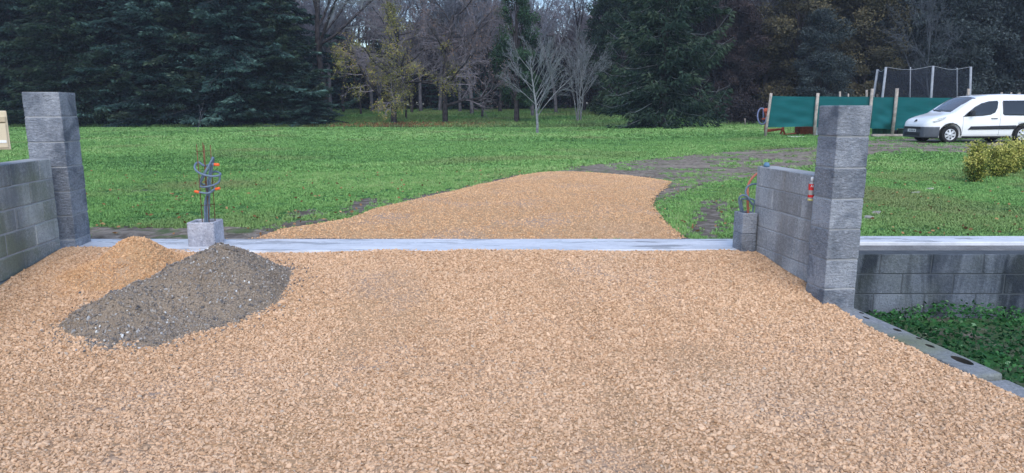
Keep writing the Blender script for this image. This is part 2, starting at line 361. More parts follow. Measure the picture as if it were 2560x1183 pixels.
# ------------------------------------------------------------------ scattering (points carry rotation, size and tone; one node group instances them)
src = bpy.data.collections.new('loose_stone_shapes')
def stone_mesh(seed):
    q = np.random.default_rng(seed); bm = bmesh.new(); bmesh.ops.create_icosphere(bm, subdivisions=2, radius=1.0)
    pl = q.normal(size=(7, 3)); pl /= np.linalg.norm(pl, axis=1)[:, None]; dd = q.uniform(0.5, 0.85, 7); s = q.uniform((0.8, 0.6, 0.4), (1.25, 0.9, 0.65))
    for v in bm.verts:
        c = np.array(v.co)
        for p_, d_ in zip(pl, dd):
            e = c @ p_
            if e > d_: c = c-p_*(e-d_)
        c = c*s*(1+q.normal()*0.03); v.co = c
    me = bpy.data.meshes.new('stone_shape'); bm.to_mesh(me); bm.free(); return me
def source(name, meshes, mat):
    c = bpy.data.collections.new(name)
    for i, me in enumerate(meshes):
        me = me.copy(); me.materials.clear(); me.materials.append(mat); c.objects.link(bpy.data.objects.new(name+'_shape', me))
    return c
STONES = [stone_mesh(i) for i in range(7)]
def tuft_mesh(seed, n=16, w=0.10, ph=1.0):
    q = np.random.default_rng(seed); V = []; Fa = []
    for i in range(n):
        a, b = q.uniform(0, 6.28, 2); r = q.uniform(0, 0.8); x, y = r*math.cos(a), r*math.sin(a); l = q.uniform(0.5, 1.0)*ph; ln = q.uniform(0.2, 0.75)
        dx, dy = math.cos(b), math.sin(b); k = len(V)
        V += [(x-dy*w, y+dx*w, 0), (x+dy*w, y-dx*w, 0), (x+dx*ln*0.4+dy*w*.7, y+dy*ln*0.4-dx*w*.7, l*0.6), (x+dx*ln*0.4-dy*w*.7, y+dy*ln*0.4+dx*w*.7, l*0.6), (x+dx*ln, y+dy*ln, l)]
        Fa += [(k, k+1, k+2, k+3), (k+3, k+2, k+4, k+4)]
    me = bpy.data.meshes.new('tuft_shape'); me.from_pydata(V, [], [f if f[2] != f[3] else f[:3] for f in Fa]); return me
TUFTS = [tuft_mesh(i) for i in range(5)]
def scatter(name, pts, scl, rot, tone, coll, parent=None, grey=None):
    pts = np.asarray(pts, np.float32); n = len(pts)
    me = bpy.data.meshes.new(name); me.vertices.add(n); me.vertices.foreach_set('co', pts.ravel())
    for a, t, v in (('scl', 'FLOAT_VECTOR', scl), ('rot', 'FLOAT_VECTOR', rot), ('tone', 'FLOAT', tone), ('grey', 'FLOAT', grey if grey is not None else np.zeros(n))):
        at = me.attributes.new(a, t, 'POINT'); at.data.foreach_set('vector' if t == 'FLOAT_VECTOR' else 'value', np.asarray(v, np.float32).ravel())
    at = me.attributes.new('pick', 'INT', 'POINT'); at.data.foreach_set('value', rng.integers(0, len(coll.objects), n).astype(np.int32))
    o = link(name, me, parent)
    ng = bpy.data.node_groups.new(name+'_scatter', 'GeometryNodeTree')
    ng.interface.new_socket('Geometry', in_out='INPUT', socket_type='NodeSocketGeometry'); ng.interface.new_socket('Geometry', in_out='OUTPUT', socket_type='NodeSocketGeometry')
    gi = ng.nodes.new('NodeGroupInput'); go = ng.nodes.new('NodeGroupOutput'); ip = ng.nodes.new('GeometryNodeInstanceOnPoints')
    ci = ng.nodes.new('GeometryNodeCollectionInfo'); ci.inputs['Collection'].default_value = coll; ci.inputs['Separate Children'].default_value = True; ci.inputs['Reset Children'].default_value = True
    def na(t, nm):
        q = ng.nodes.new('GeometryNodeInputNamedAttribute'); q.data_type = t; q.inputs[0].default_value = nm; return q.outputs[0]
    L = ng.links.new
    L(gi.outputs[0], ip.inputs['Points']); L(ci.outputs[0], ip.inputs['Instance']); ip.inputs['Pick Instance'].default_value = True
    L(na('INT', 'pick'), ip.inputs['Instance Index']); L(na('FLOAT_VECTOR', 'scl'), ip.inputs['Scale'])
    er = ng.nodes.new('FunctionNodeEulerToRotation'); L(na('FLOAT_VECTOR', 'rot'), er.inputs[0]); L(er.outputs[0], ip.inputs['Rotation']); L(ip.outputs[0], go.inputs[0])
    md = o.modifiers.new('scatter', 'NODES'); md.node_group = ng
    return o
S_GRAVEL = source('gravel_stone', STONES, M['gravel']); S_GRAVEL_O = source('orange_stone', STONES, M['gravel_o']); S_PEB = source('pebble', STONES, M['pebble']); S_GRASS = source('grass_tuft', TUFTS, M['grass'])
def rnd_rot(n): return rng.uniform(0, 6.28, (n, 3))

# ------------------------------------------------------------------ outlines on the ground
patch = [(-3.0, 7.60), (-2.9, 7.72)]+[G(a, b, -0.02) for a, b in [(700, 574), (760, 566), (870, 548), (940, 521), (1060, 495), (1180, 467), (1300, 440), (1345, 433), (1400, 431), (1480, 433), (1580, 440), (1680, 455), (1668, 470), (1640, 490), (1634, 515), (1660, 550), (1690, 575)]]+[(1.95, 7.63)]
track = [G(a, b, 0.02) for a, b in [(1200, 470), (1290, 438), (1360, 425), (1450, 411), (1560, 399), (1700, 388), (1800, 382), (1900, 379), (2045, 376), (2140, 366), (2200, 357), (2330, 358), (2640, 360), (2640, 394), (2420, 392), (2250, 388), (2150, 396), (2080, 404), (1990, 420), (1900, 434), (1800, 450), (1745, 464), (1700, 480), (1655, 492), (1600, 520), (1500, 500), (1300, 500)]]
mudL = [(-4.75, 7.52)]+[G(a, b, -0.02) for a, b in [(215, 566), (330, 566), (450, 570), (560, 566), (640, 570), (700, 578)]]+[(-2.4, 7.52)]
mudP = [[G(a, b, -0.02) for a, b in q] for q in ([(650, 575), (700, 556), (780, 545), (860, 546), (760, 566)], [(715, 545), (740, 524), (790, 520), (800, 535)], [(855, 535), (870, 505), (930, 494), (955, 500), (935, 515), (890, 538)], [(1140, 472), (1200, 458), (1290, 437), (1300, 442), (1190, 468)], [(960, 510), (1060, 484), (1130, 472), (1130, 480), (1050, 500)])]
mudR = [(1.9, 7.52)]+[G(a, b, -0.02) for a, b in [(1685, 565), (1700, 530), (1740, 500), (1800, 490), (1850, 498), (1860, 560)]]+[(2.4, 7.52)]
gx0 = lambda y: -3.5-0.15*y
gravel_front = [(gx0(7)+0.02, 6.98), (wallx(7), 7.0), (wallx(5.75)-0.06, 5.75), (wallx(5.5)-0.02, 5.5), (wallx(-4)-0.02, -4), (gx0(-4), -4)]

# ------------------------------------------------------------------ ground sheet
xs = np.unique(np.concatenate([np.linspace(-700, -90, 8), np.linspace(-90, -14, 40), np.linspace(-14, 18, 160), np.linspace(18, 90, 40), np.linspace(90, 700, 8)]))
ys = np.unique(np.concatenate([np.linspace(-200, -6, 6), np.linspace(-6, 7.15, 40), [7.2, 7.25], np.linspace(7.3, 20, 110), np.linspace(20, 64, 80), np.linspace(64, 110, 30), np.linspace(110, 900, 8)]))
X, Y = np.meshgrid(xs, ys); Z = hz(X, Y)
mud = np.zeros(X.shape)
for pl, wd in [(mudL, 0.25), (mudR, 0.3), (track, 0.5), (patch, 0.22)]+[(q, 0.12) for q in mudP]:
    d = pdist(X, Y, pl); ins = inpoly(X, Y, pl); mud = np.maximum(mud, np.where(ins, 1.0, np.clip(0.75-d/wd*0.5, 0, 1)))
mud = np.where(Y < 7.25, np.where(X > 2.9, 0.1, 0.9), mud); mud = np.maximum(mud, 0.48*np.exp(-(((X-1.2)/1.5)**2+((Y-17.2)/1.2)**2)))
mud = np.maximum(mud, 0.5*smooth(8.6, 7.6, Y)*(X > 3)); mud = np.maximum(mud, 0.7*np.exp(-(((X+6.8)/0.5)**2+((Y-12.6)/0.3)**2)))
wood = smooth(59.5, 61, Y)
nx, ny = len(xs), len(ys); idx = np.arange(nx*ny).reshape(ny, nx)
Q = np.stack([idx[:-1, :-1], idx[:-1, 1:], idx[1:, 1:], idx[1:, :-1]], -1).reshape(-1, 4)
me = fmesh('ground', np.stack([X, Y, Z], -1), Q, True, {'mud': mud.ravel(), 'wood': wood.ravel()})
tag(link('ground', me, None, [M['lawn']]), kind='structure')

def sheet(name, poly, zf, mat, step=0.12, jag=0.06, lip=0.0, kind='structure', js=5.0):
    x0, x1 = min(p[0] for p in poly)-.3, max(p[0] for p in poly)+.3; y0, y1 = min(p[1] for p in poly)-.3, max(p[1] for p in poly)+.3
    gx, gy = np.meshgrid(np.arange(x0, x1, step), np.arange(y0, y1, step))
    jx = gx+jag*wav(gx, gy, js, 5, 3); jy = gy+jag*wav(gx, gy, js, 5, 11)
    ins = inpoly(jx, jy, poly); d = pdist(jx, jy, poly)
    z = zf(gx, gy)+(lip*np.clip(d/0.35, 0, 1)**0.6 if lip else 0)*ins
    n1, n0 = gx.shape; id_ = np.arange(n1*n0).reshape(n1, n0)
    q = np.stack([id_[:-1, :-1], id_[:-1, 1:], id_[1:, 1:], id_[1:, :-1]], -1).reshape(-1, 4)
    q = q[ins.ravel()[q].all(1)]; u, inv = np.unique(q, return_inverse=True)
    V = np.stack([gx, gy, z], -1).reshape(-1, 3)[u]
    o = link(name, fmesh(name, V, inv.reshape(q.shape), True), None, [mat])
    return tag(o, kind=kind)
sheet('dirt_track', track, lambda x, y: hz(x, y)+0.008+0.01*wav(x, y, 4), M['dirt'], 0.13, 0.14, js=2.5)
sheet('bare_soil', mudL, lambda x, y: hz(x, y)+0.012+0.02*wav(x, y, 5), M['dirt'], 0.06, 0.08, js=4)
pz = lambda x, y: hz(x, y)+0.014+0.01*wav(x, y, 3)
sheet('gravel_patch', patch, pz, M['gravel_bed_o'], 0.07, 0.03, 0.045)
# foreground gravel drive
u = np.linspace(0, 1, 150); yy = np.concatenate([np.linspace(-4, 2.4, 14), np.linspace(2.5, 6.985, 90)])
Ug, Yg = np.meshgrid(u, yy); Xl = gx0(Yg)+0.0; Xr = np.where(Yg > 5.5, wallx(Yg)-0.0, wallx(Yg)-0.02); Xg = Xl+(Xr-Xl)*Ug
Zg = gz(Xg, Yg); Zg = np.where(Yg > 6.97, Zg, Zg)
idx = np.arange(Xg.size).reshape(Xg.shape); Q = np.stack([idx[:-1, :-1], idx[:-1, 1:], idx[1:, 1:], idx[1:, :-1]], -1).reshape(-1, 4)
tag(link('gravel_drive', fmesh('gravel_drive', np.stack([Xg, Yg, Zg], -1), Q, True), None, [M['gravel_bed']]), kind='structure')

# loose stones of the drive
def worn(x, y): return 0.8*(np.exp(-((x-0.75+0.06*y)/0.2)**2)+np.exp(-((x+0.85+0.05*y)/0.2)**2))*smooth(6.8, 6, y)*smooth(-0.5, 0.3, wav(x, y, 1.1, 6, 51))+smooth(0.30, 0.55, wav(x, y, 1.3, 6, 44))*smooth(6.8, 6, y)
def stones_in(n, x0, x1, y0, y1, keep, zf, smin, smax, coll, name, lab, dens=None, parent=None, big=0.02, flat=0.0):
    x = rng.uniform(x0, x1, n); y = rng.uniform(y0, y1, n); k = keep(x, y); x, y = x[k], y[k]; n = len(x)
    s = smin+(smax-smin)*rng.beta(1.3, 2.8, n); s[rng.random(n) < big] *= 1.5
    s = s*(0.88-0.24*np.clip(worn(x, y), 0, 1)); z = zf(x, y)+s*rng.uniform(-0.3, 0.45, n)
    grey = np.clip(0.18*smooth(5.4, 3.0, y)+0.30*smooth(0.15, 0.8, wav(x, y, 1.6, 6, 20)+rng.normal(0, .15, n))*smooth(-2.2, 0, x)*smooth(2.6, 1.2, x)+rng.normal(0.0, 0.06, n), 0, 0.8)
    tone = np.clip(rng.beta(2.2, 2.0, n)+0.12*wav(x, y, 2.2, 6, 30)-0.05, 0.0, 1)
    dk = rng.random(n) < 0.012; grey[dk] = 1; tone[dk] = 0
    o = scatter(name, np.stack([x, y, z], -1), s[:, None]*rng.uniform(0.8, 1.2, (n, 3)), np.stack([rng.normal(0, 0.5, n), rng.normal(0, 0.5, n), rng.uniform(0, 6.28, n)], -1), tone, coll, parent, grey)
    o['kind'] = 'stuff'
    if lab: tag(o, lab[0], lab[1])
    return o
stones_in(240000, -4.6, 3.1, 2.3, 7.0, lambda x, y: (x > gx0(y)+0.02) & (x < wallx(y)-0.02) & (np.abs(x) < y*0.78+0.6) & (rng.random(len(x)) > 0.12*worn(x, y)), gz, 0.005, 0.0225, S_GRAVEL, 'gravel_stones', ('crushed tan limestone gravel spread thick across the near side of the drive', 'gravel'))
stones_in(110000, -5.2, 5.2, 7.6, 16.5, lambda x, y: inpoly(x, y, patch), lambda x, y: pz(x, y)+0.045*np.clip(pdist(x, y, patch)/0.35, 0, 1)**0.6, 0.007, 0.020, S_GRAVEL_O, 'gravel_stones', ('clean orange tan gravel tongue beyond the concrete threshold slab', 'gravel'))

n = 5000; x = rng.uniform(-5.5, 5.5, n); y = rng.uniform(7.65, 17, n); d = pdist(x, y, patch); k = (~inpoly(x, y, patch)) & (rng.random(n) < np.exp(-d/0.10)); x, y = x[k], y[k]; n = len(x); s = rng.uniform(.008, .018, n)
o = scatter('stray_stones', np.stack([x, y, hz(x, y)+0.015], -1), s[:, None]*rng.uniform(.8, 1.2, (n, 3)), rnd_rot(n), rng.beta(2, 2, n), S_GRAVEL_O); tag(o, 'stray tan stones scattered in the grass along the edge of the gravel tongue', 'gravel', kind='stuff')
# ------------------------------------------------------------------ masonry
WA = math.atan2(0.989, -0.148)
def blocks(name, L, rows, mat, parent, bl=0.5, bh=0.2, th=0.2, z0=0.0, seed=1, start=0.0, bev=0.006, jit=0.002, mort=0.006):
    q = random.Random(seed); mb = MB(); mm = MB()
    for r in range(rows):
        x = start-(bl/2 if r % 2 else 0)-q.uniform(0, 0.08)
        while x < L:
            a, b = max(x, 0), min(x+bl, L); x += bl
            if b-a < 0.04: continue
            mb.box(((a+b)/2, -th/2+q.uniform(-jit, jit), z0+bh*(r+0.5)), (b-a-0.008, th, bh-0.009), None, bev, q.random())
    o = mb.build(name, mat, parent)
    mm.box((L/2, -th/2, z0+bh*rows/2), (L-0.006, th-0.012, bh*rows-0.008)); mm.build('mortar', M['oldmortar'] if mat == M['oldwall'] else M['mortar'], o)
    return o
# right gate wall
w = empty('block_wall', (wallx(7.05), 7.05, 0), WA+math.pi, 'short pale grey block wall running back from the right gate pillar', 'wall')
# local x runs towards the camera, face on +y side is mirrored so blocks extend to the right
def place_wall(root, sign):
    for c in root.children: c.scale = (1, sign, 1)
bw = blocks('blockwork', 1.28, 5, M['block'], w, 0.5, 0.2, 0.2, -0.152, 3, 0.1); bw.scale = (1, -1, 1)
# left gate wall
w = empty('block_wall', (gx0(6.97)-0.03, 6.97, 0), WA+math.pi, 'mossy weathered block wall with dark rain streaks at the left edge beside the mailbox', 'wall')
blocks('blockwork', 4.2, 6, M['mossy'], w, 0.5, 0.2, 0.2, -0.27, 5, 0.0, 0.008)
def pillar(name, x, y, s, d, z0, n, label, seed, bh=0.25):
    q = random.Random(seed); o = empty(name, (x, y, 0), math.radians(8.5), label, 'pillar', None); mb = MB()
    for i in range(n):
        sc = 1+q.uniform(-0.012, 0.012); mb.box((s/2+q.uniform(-.003, .003), d/2+q.uniform(-.003, .003), z0+bh*(i+0.5)), (s*sc, d*sc, bh-0.010), None, 0.010, q.random(), 2)
    bmesh.ops.subdivide_edges(mb.bm, edges=[e for e in mb.bm.edges if e.calc_length() > 0.08], cuts=9, use_grid_fill=True)
    co_ = np.array([v.co[:] for v in mb.bm.verts]); cxy = np.array([s/2, d/2])
    nz_ = 0.5*wav(co_[:, 0]+co_[:, 1], co_[:, 2]*1.4, 22, 6, seed)+0.5*wav(co_[:, 0]-co_[:, 1]+3, co_[:, 2]*1.3, 60, 6, seed+20)
    for v, nn_ in zip(mb.bm.verts, nz_):
        dx, dy = v.co.x-cxy[0], v.co.y-cxy[1]; l_ = math.hypot(dx, dy)+1e-6; k_ = 0.0045*nn_; v.co.x += dx/l_*k_; v.co.y += dy/l_*k_
    b = mb.build('pillar_blocks', M['pillar'], o)
    mm = MB(); mm.box((s/2, d/2, z0+bh*n/2), (s-0.014, d-0.014, bh*n-0.01)); mm.build('mortar', M['mortar'], b); return o
pillar('gate_pillar', 2.575, 5.6, 0.285, 0.27, -0.31, 7, 'tall rough grey block pillar standing right of the drive, nearer gate pillar', 4)
pillar('gate_pillar', -4.845, 7.05, 0.345, 0.36, -0.17, 7, 'tall rough grey block pillar standing left of the drive behind the mossy wall', 9)
M['ledge'] = concrete('dirty_ledge', (0.20, 0.195, 0.19), 0.0, (0.10, 0.09, 0.08), 0.6, 0.3)
# retaining wall, ledge, coping slab on the right
w = empty('retaining_wall', (2.86, 6.63, 0), 0, 'low dark stained old block wall above the weedy ditch on the right', 'wall')
blocks('blockwork', 9.5, 4, M['oldwall'], w, 0.5, 0.2, 0.2, -0.77, 8, 0.0, 0.006).scale = (1, -1, 1)
mb = MB(); mb.box((4.75, 0.335, -0.12), (9.5, 0.255, 0.29), None, 0.006); mb.build('ledge', M['ledge'], w)
mb = MB(); mb.box((7.5, 7.27, -0.07), (9.5, 0.35, 0.26), None, 0.008); tag(mb.build('coping_slab', M['slab']), 'new pale concrete coping strip beyond the stained low wall on the right', 'coping')
mb = MB(); mb.prism([(-5.3, 6.885, -0.2), (2.46, 7.015, -0.2), (2.46, 7.60, -0.2), (-5.3, 7.60, -0.2)], (0, 0, 0.2)); bmesh.ops.bevel(mb.bm, geom=mb.bm.edges[:], offset=0.006, segments=1, affect='EDGES')
tag(mb.build('threshold_slab', M['slab']), 'long smooth damp concrete threshold strip laid across the gateway', 'slab')

# perforated kerb blocks (real holes)
def carve(o, cutters):
    for i, c in enumerate(cutters):
        md = o.modifiers.new('cut', 'BOOLEAN'); md.object = c; md.operation = 'DIFFERENCE'; md.solver = 'EXACT'
    dg = bpy.context.evaluated_depsgraph_get(); me = bpy.data.meshes.new_from_object(o.evaluated_get(dg))
    o.modifiers.clear(); o.data = me
    for c in cutters: bpy.data.objects.remove(c)
def kerb(y0, y1, z, hh, holes, label, wd=0.205, seed=1):
    xc = wallx(y0)+0.0; o = empty('kerb_block', (xc-0.035, y0, z), WA+math.pi, label, 'kerb', 'hollow block kerb beside the ditch')
    L = (y0-y1)/0.989; mb = MB(); mb.box((L/2, wd/2, -hh/2), (L, wd, hh), None, 0.015, 0.5, 2); b = mb.build('block', [M['kerb'], M['hole_shade']], o)
    cs = []
    for (t, v, rx, ry) in holes:
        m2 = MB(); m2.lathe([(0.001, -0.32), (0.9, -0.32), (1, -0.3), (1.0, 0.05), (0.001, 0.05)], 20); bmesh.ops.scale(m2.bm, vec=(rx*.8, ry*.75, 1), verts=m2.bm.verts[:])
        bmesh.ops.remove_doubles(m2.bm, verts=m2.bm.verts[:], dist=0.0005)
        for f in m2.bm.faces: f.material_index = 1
        c = m2.build('cutter', [M['kerb'], M['hole_shade']]); c.parent = o; c.location = (t, v, 0); cs.append(c)
    bpy.context.view_layer.update(); carve(b, cs); return o
M['hole_shade'] = plain('painted_hole_shade', (0.03, 0.028, 0.024), 0.9, 0.1)  # near-black colour on the hole walls, painted in as the shade inside
M['kerb'] = concrete('perforated_kerb', (0.23, 0.24, 0.25), 0, (0.09, 0.10, 0.09), 0.6, 0.45, 0.7, (2, 2, 2))
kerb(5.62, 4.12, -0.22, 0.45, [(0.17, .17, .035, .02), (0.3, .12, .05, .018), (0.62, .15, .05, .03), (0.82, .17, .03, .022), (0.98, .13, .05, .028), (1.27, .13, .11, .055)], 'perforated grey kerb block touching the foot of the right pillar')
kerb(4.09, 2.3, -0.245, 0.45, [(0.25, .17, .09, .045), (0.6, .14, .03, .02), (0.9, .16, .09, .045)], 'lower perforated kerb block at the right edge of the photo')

# ------------------------------------------------------------------ piles
def heap(name, poly, hfun, mat, noise, label, cat, step=0.028):
    zf = lambda x, y: gz(x, y)+hfun(x, y, pdist(x, y, poly))+noise*(1.3*wav(x, y, 6.5, 6, 37)+wav(x, y, 16, 6, 2)*0.6+wav(x, y, 42, 6, 12)*0.4)*np.clip(pdist(x, y, poly)/0.1, 0, 1)-0.004
    o = sheet(name, poly, zf, mat, step, 0.035, 0, None, 9); 
    if 'kind' in o: del o['kind']
    tag(o, label, cat); return o, zf
GP = lambda a, b: G(a, b, -0.13)
gpoly = [GP(136, 800), GP(165, 838), GP(250, 853), GP(400, 845), GP(520, 815), GP(640, 778), GP(705, 748), GP(745, 700), (-1.96, 6.42), (-2.3, 6.62), (-2.75, 6.5), (-3.05, 6.0), (-3.35, 5.5)]
def ghf(x, y, d):
    hm = 0.49*np.exp(-(((x+2.55)/0.42)**2+((y-5.85)/0.5)**2))+0.26*np.exp(-(((x+3.08)/0.26)**2+((y-5.15)/0.36)**2))+0.07*np.exp(-(((x+2.6)/0.75)**2+((y-5.3)/0.6)**2))+0.08*np.exp(-(((x+2.15)/0.2)**2+((y-5.9)/0.4)**2))
    a = 0.72*d; k = 14.0; return np.maximum(0, -np.log(np.exp(-k*a)+np.exp(-k*hm))/k)+0.0
pile, pzf = heap('aggregate_pile', gpoly, ghf, M['agg'], 0.036, 'grey heap of mixed sand and pebbles dumped on the tan gravel', 'gravel pile')
def in_stones(poly, n, zf, smin, smax, coll, parent, frac_white=0.0, tonefun=None):
    x0, x1 = min(p[0] for p in poly), max(p[0] for p in poly); y0, y1 = min(p[1] for p in poly), max(p[1] for p in poly)
    x = rng.uniform(x0, x1, n); y = rng.uniform(y0, y1, n); k = inpoly(x, y, poly); x, y = x[k], y[k]; n = len(x)
    s = smin+(smax-smin)*rng.beta(1.2, 3.5, n); tone = rng.random(n)**0.9*0.93; tone[rng.random(n) < frac_white] = 1
    if tonefun is not None: tone = tonefun(n)
    o = scatter('loose_stones', np.stack([x, y, zf(x, y)+s*rng.uniform(-.1, .35, n)], -1), s[:, None]*rng.uniform(.8, 1.2, (n, 3)), rnd_rot(n), tone, coll, parent); o['kind'] = 'stuff'; return o
n = 5200; x = rng.uniform(-3.9, -1.6, n); y = rng.uniform(4.2, 7, n); d = pdist(x, y, gpoly); k = (~inpoly(x, y, gpoly)) & (rng.random(n) < np.exp(-d/0.07)) & (y < 6.85); x, y, n = x[k], y[k], int(k.sum()); s = rng.uniform(.005, .013, n)
scatter('spilled_pebbles', np.stack([x, y, gz(x, y)+.008], -1), s[:, None]*rng.uniform(.8, 1.2, (n, 3)), rnd_rot(n), rng.random(n)*.93, S_PEB, pile)['kind'] = 'stuff'
in_stones(gpoly, 14000, pzf, 0.003, 0.024, S_PEB, pile, 0.012)
opoly = [(-4.35, 6.35), (-4.2, 5.85), (-3.7, 5.55), (-3.2, 5.6), (-2.8, 5.95), (-2.62, 6.45), (-2.75, 6.8), (-3.3, 6.84), (-3.95, 6.8), (-4.25, 6.7)]
def ohf(x, y, d):
    hm = 0.31*np.exp(-(((x+3.44)/0.30)**2+((y-6.28)/0.36)**2))+0.02*np.exp(-(((x+3.2)/0.6)**2+((y-6.4)/0.4)**2)); a = 0.75*d; k = 16.0
    return np.maximum(0, -np.log(np.exp(-k*a)+np.exp(-k*hm))/k)
opile, ozf = heap('gravel_pile', opoly, ohf, M['gravel_bed_o'], 0.008, 'small mound of orange tan gravel heaped behind the grey heap', 'gravel pile')
in_stones(opoly, 13000, ozf, 0.006, 0.018, S_GRAVEL_O, opile, 0, lambda n: np.clip(rng.beta(2, 2.6, n), 0, 1))

# ------------------------------------------------------------------ hollow blocks, starter bars, conduits
def ring_block(mb, sx, sy, wall, h, z0=0.0, rr=0.02, tone=0.5):
    def rs(ax, ay, r, z):
        out = []
        for (cx, cy, a0) in ((ax-r, ay-r, 0), (-ax+r, ay-r, 90), (-ax+r, -ay+r, 180), (ax-r, -ay+r, 270)):
            for k in range(5): a = math.radians(a0+k*22.5); out.append((cx+r*math.cos(a), cy+r*math.sin(a), z))
        return out
    prof = [rs(sx/2, sy/2, rr, z0), rs(sx/2, sy/2, rr, z0+h-0.008), rs(sx/2-.006, sy/2-.006, rr, z0+h), rs(sx/2-wall+.006, sy/2-wall+.006, rr*1.4, z0+h), rs(sx/2-wall, sy/2-wall, rr*1.4, z0+h-0.01), rs(sx/2-wall, sy/2-wall, rr*1.4, z0)]
    R_ = [[mb.bm.verts.new(p) for p in q] for q in prof]
    for a, b in zip(R_, R_[1:]+[R_[0]]):
        for k in range(20): f = mb.bm.faces.new((a[k], a[(k+1) % 20], b[(k+1) % 20], b[k])); f[mb.lay] = tone
pot = empty('hollow_block', (-3.235, 7.29, 0.0), math.radians(2), 'square hollow concrete block standing on the threshold slab behind the grey heap', 'concrete block')
mb = MB(); ring_block(mb, 0.28, 0.28, 0.032, 0.25, 0.001); mb.build('block_shell', M['pot'], pot)
mb = MB(); mb.box((0, 0, 0.07), (0.21, 0.21, 0.13)); mb.build('concrete_infill', M['mortar'], pot)
cage = empty('rebar_cage', (-3.215, 7.29, 0.0), 0, 'four rusty starter bars rising from the hollow block on the slab', 'rebar')
for dx, dy, lean in ((-.03, -.045, .005), (.04, -.045, .01), (-.005, .045, .005), (.065, .045, .012)):
    mb = MB(); mb.tube([(dx, dy, 0.1), (dx+lean*.5, dy, 0.6), (dx+lean, dy, 1.07+R.uniform(-.03, .01))], 0.0048, 6); mb.build('bar', M['rust'], cage)
for z in (0.42, 0.62, 0.98):
    mb = MB(); mb.tube([(-.032, -.05, z), (.048, -.05, z+.005), (.075, .05, z), (-.005, .05, z-.004), (-.032, -.05, z)], 0.0028, 5); mb.build('stirrup', M['rust'], cage)
def cond(name, pix, r, label, caps=(), mat='conduit', cat='conduit', group=None, base=None):
    pts = [P(a, b, Y) for a, b, Y in pix]; o0 = Vector(pts[0] if base is None else base)
    root = empty(name, o0, 0, label, cat, group); mb = MB(); mb.tube([p-o0 for p in pts], r, 9, True, 0.5, 5); mb.build('pipe', M[mat], root)
    for (i, j) in caps:
        a, b = pts[i]-o0, pts[j]-o0; d = (b-a).normalized(); m2 = MB(); m2.tube([a-d*0.012, a-d*0.002, a+d*0.03, a+d*0.042], lambda t: r*(1.15 if t < .2 else 1.5), 10); c = m2.build('end_cap', M['orange'], root)
    return root
g = 'grey conduits coiled round the starter bars'
cond('conduit', [(545, 412, 7.2), (528, 411, 7.22), (512, 415, 7.32), (496, 406, 7.38), (487, 414, 7.3), (490, 426, 7.2), (506, 436, 7.16), (530, 441, 7.15), (550, 438, 7.2), (548, 432, 7.3), (534, 430, 7.38), (522, 444, 7.34), (518, 470, 7.3), (519, 510, 7.29), (518, 553, 7.29), (518, 575, 7.29)], 0.0105, 'grey conduit making the wide upper loop round the rusty bars, orange end at upper right', [(0, 1)], group=g)
cond('conduit', [(489, 479, 7.2), (505, 482, 7.19), (521, 483, 7.2), (536, 474, 7.26), (532, 463, 7.36), (508, 462, 7.36), (501, 452, 7.28), (512, 430, 7.22), (526, 410, 7.22), (533, 399, 7.28), (530, 396, 7.33), (524, 430, 7.34), (520, 480, 7.32), (514, 530, 7.31), (512, 575, 7.31)], 0.0095, 'grey conduit with orange end pointing left, wound low round the rusty bars', [(0, 1)], group=g)
cond('conduit', [(547, 471, 7.2), (535, 474, 7.22), (522, 484, 7.22), (515, 494, 7.26), (512, 520, 7.27), (515, 575, 7.28)], 0.0095, 'short grey conduit with orange end pointing right at the lower turn', [(0, 1)], group=g)
cond('conduit', [(550, 436, 7.28), (547, 455, 7.28), (530, 464, 7.22), (508, 468, 7.22), (500, 462, 7.26), (510, 440, 7.2), (522, 415, 7.2), (531, 398, 7.22), (534, 400, 7.3), (527, 440, 7.3), (523, 490, 7.29), (521, 575, 7.29)], 0.010, 'grey conduit whose folded top rises highest between the rusty bars', group=g)
# small hollow post by the right wall
post = empty('small_block_post', (2.372, 7.03, 0), math.radians(8.5), 'small two course hollow block post against the end of the right wall', 'post')
mb = MB(); ring_block(mb, 0.155, 0.2, 0.028, 0.196, -0.02, 0.008, 0.3); ring_block(mb, 0.155, 0.2, 0.028, 0.2, 0.181, 0.008, 0.8); mb.build('post_blocks', M['pillar'], post)
g = 'pipes pushed into the small block post'
cond('conduit', [(1893, 460, 7.12), (1880, 461, 7.1), (1868, 468, 7.08), (1864, 482, 7.07), (1872, 495, 7.05), (1884, 500, 7.05), (1886, 507, 7.05), (1878, 545, 7.06)], 0.0095, 'tall grey conduit loop leaning on the end of the right block wall', group=g)
cond('conduit', [(1880, 512, 7.0), (1869, 494, 6.98), (1857, 488, 6.97), (1849, 494, 6.98), (1848, 505, 7.0), (1853, 530, 7.02)], 0.0095, 'low grey conduit hoop arching out of the small block post', group=g)
cond('conduit', [(1885, 515, 7.02), (1872, 500, 7.0), (1860, 497, 7.0), (1853, 503, 7.02), (1860, 540, 7.04)], 0.010, 'innermost grey conduit bent inside the mouth of the small post', group=g)
cond('hose', [(1898, 432, 7.2), (1888, 438, 7.18), (1877, 450, 7.14), (1870, 466, 7.1), (1869, 490, 7.07), (1870, 540, 7.07)], 0.0125, 'red brown pipe rising from the small block post past the wall end', mat='hose', cat='pipe', group=g)
o = P(1919, 417, 7.0); mb = MB(); mb.lathe([(0.001, 0.045), (0.02, 0.04), (0.03, 0.02), (0.03, 0.0), (0.001, 0.0)], 12); t = tag(mb.build('pipe_cap', plain('blue_grey_cap', (0.10, 0.20, 0.30), 0.5)), 'small blue grey cap lying on top of the right block wall', 'cap'); t.location = (2.515, 6.93, 0.848)
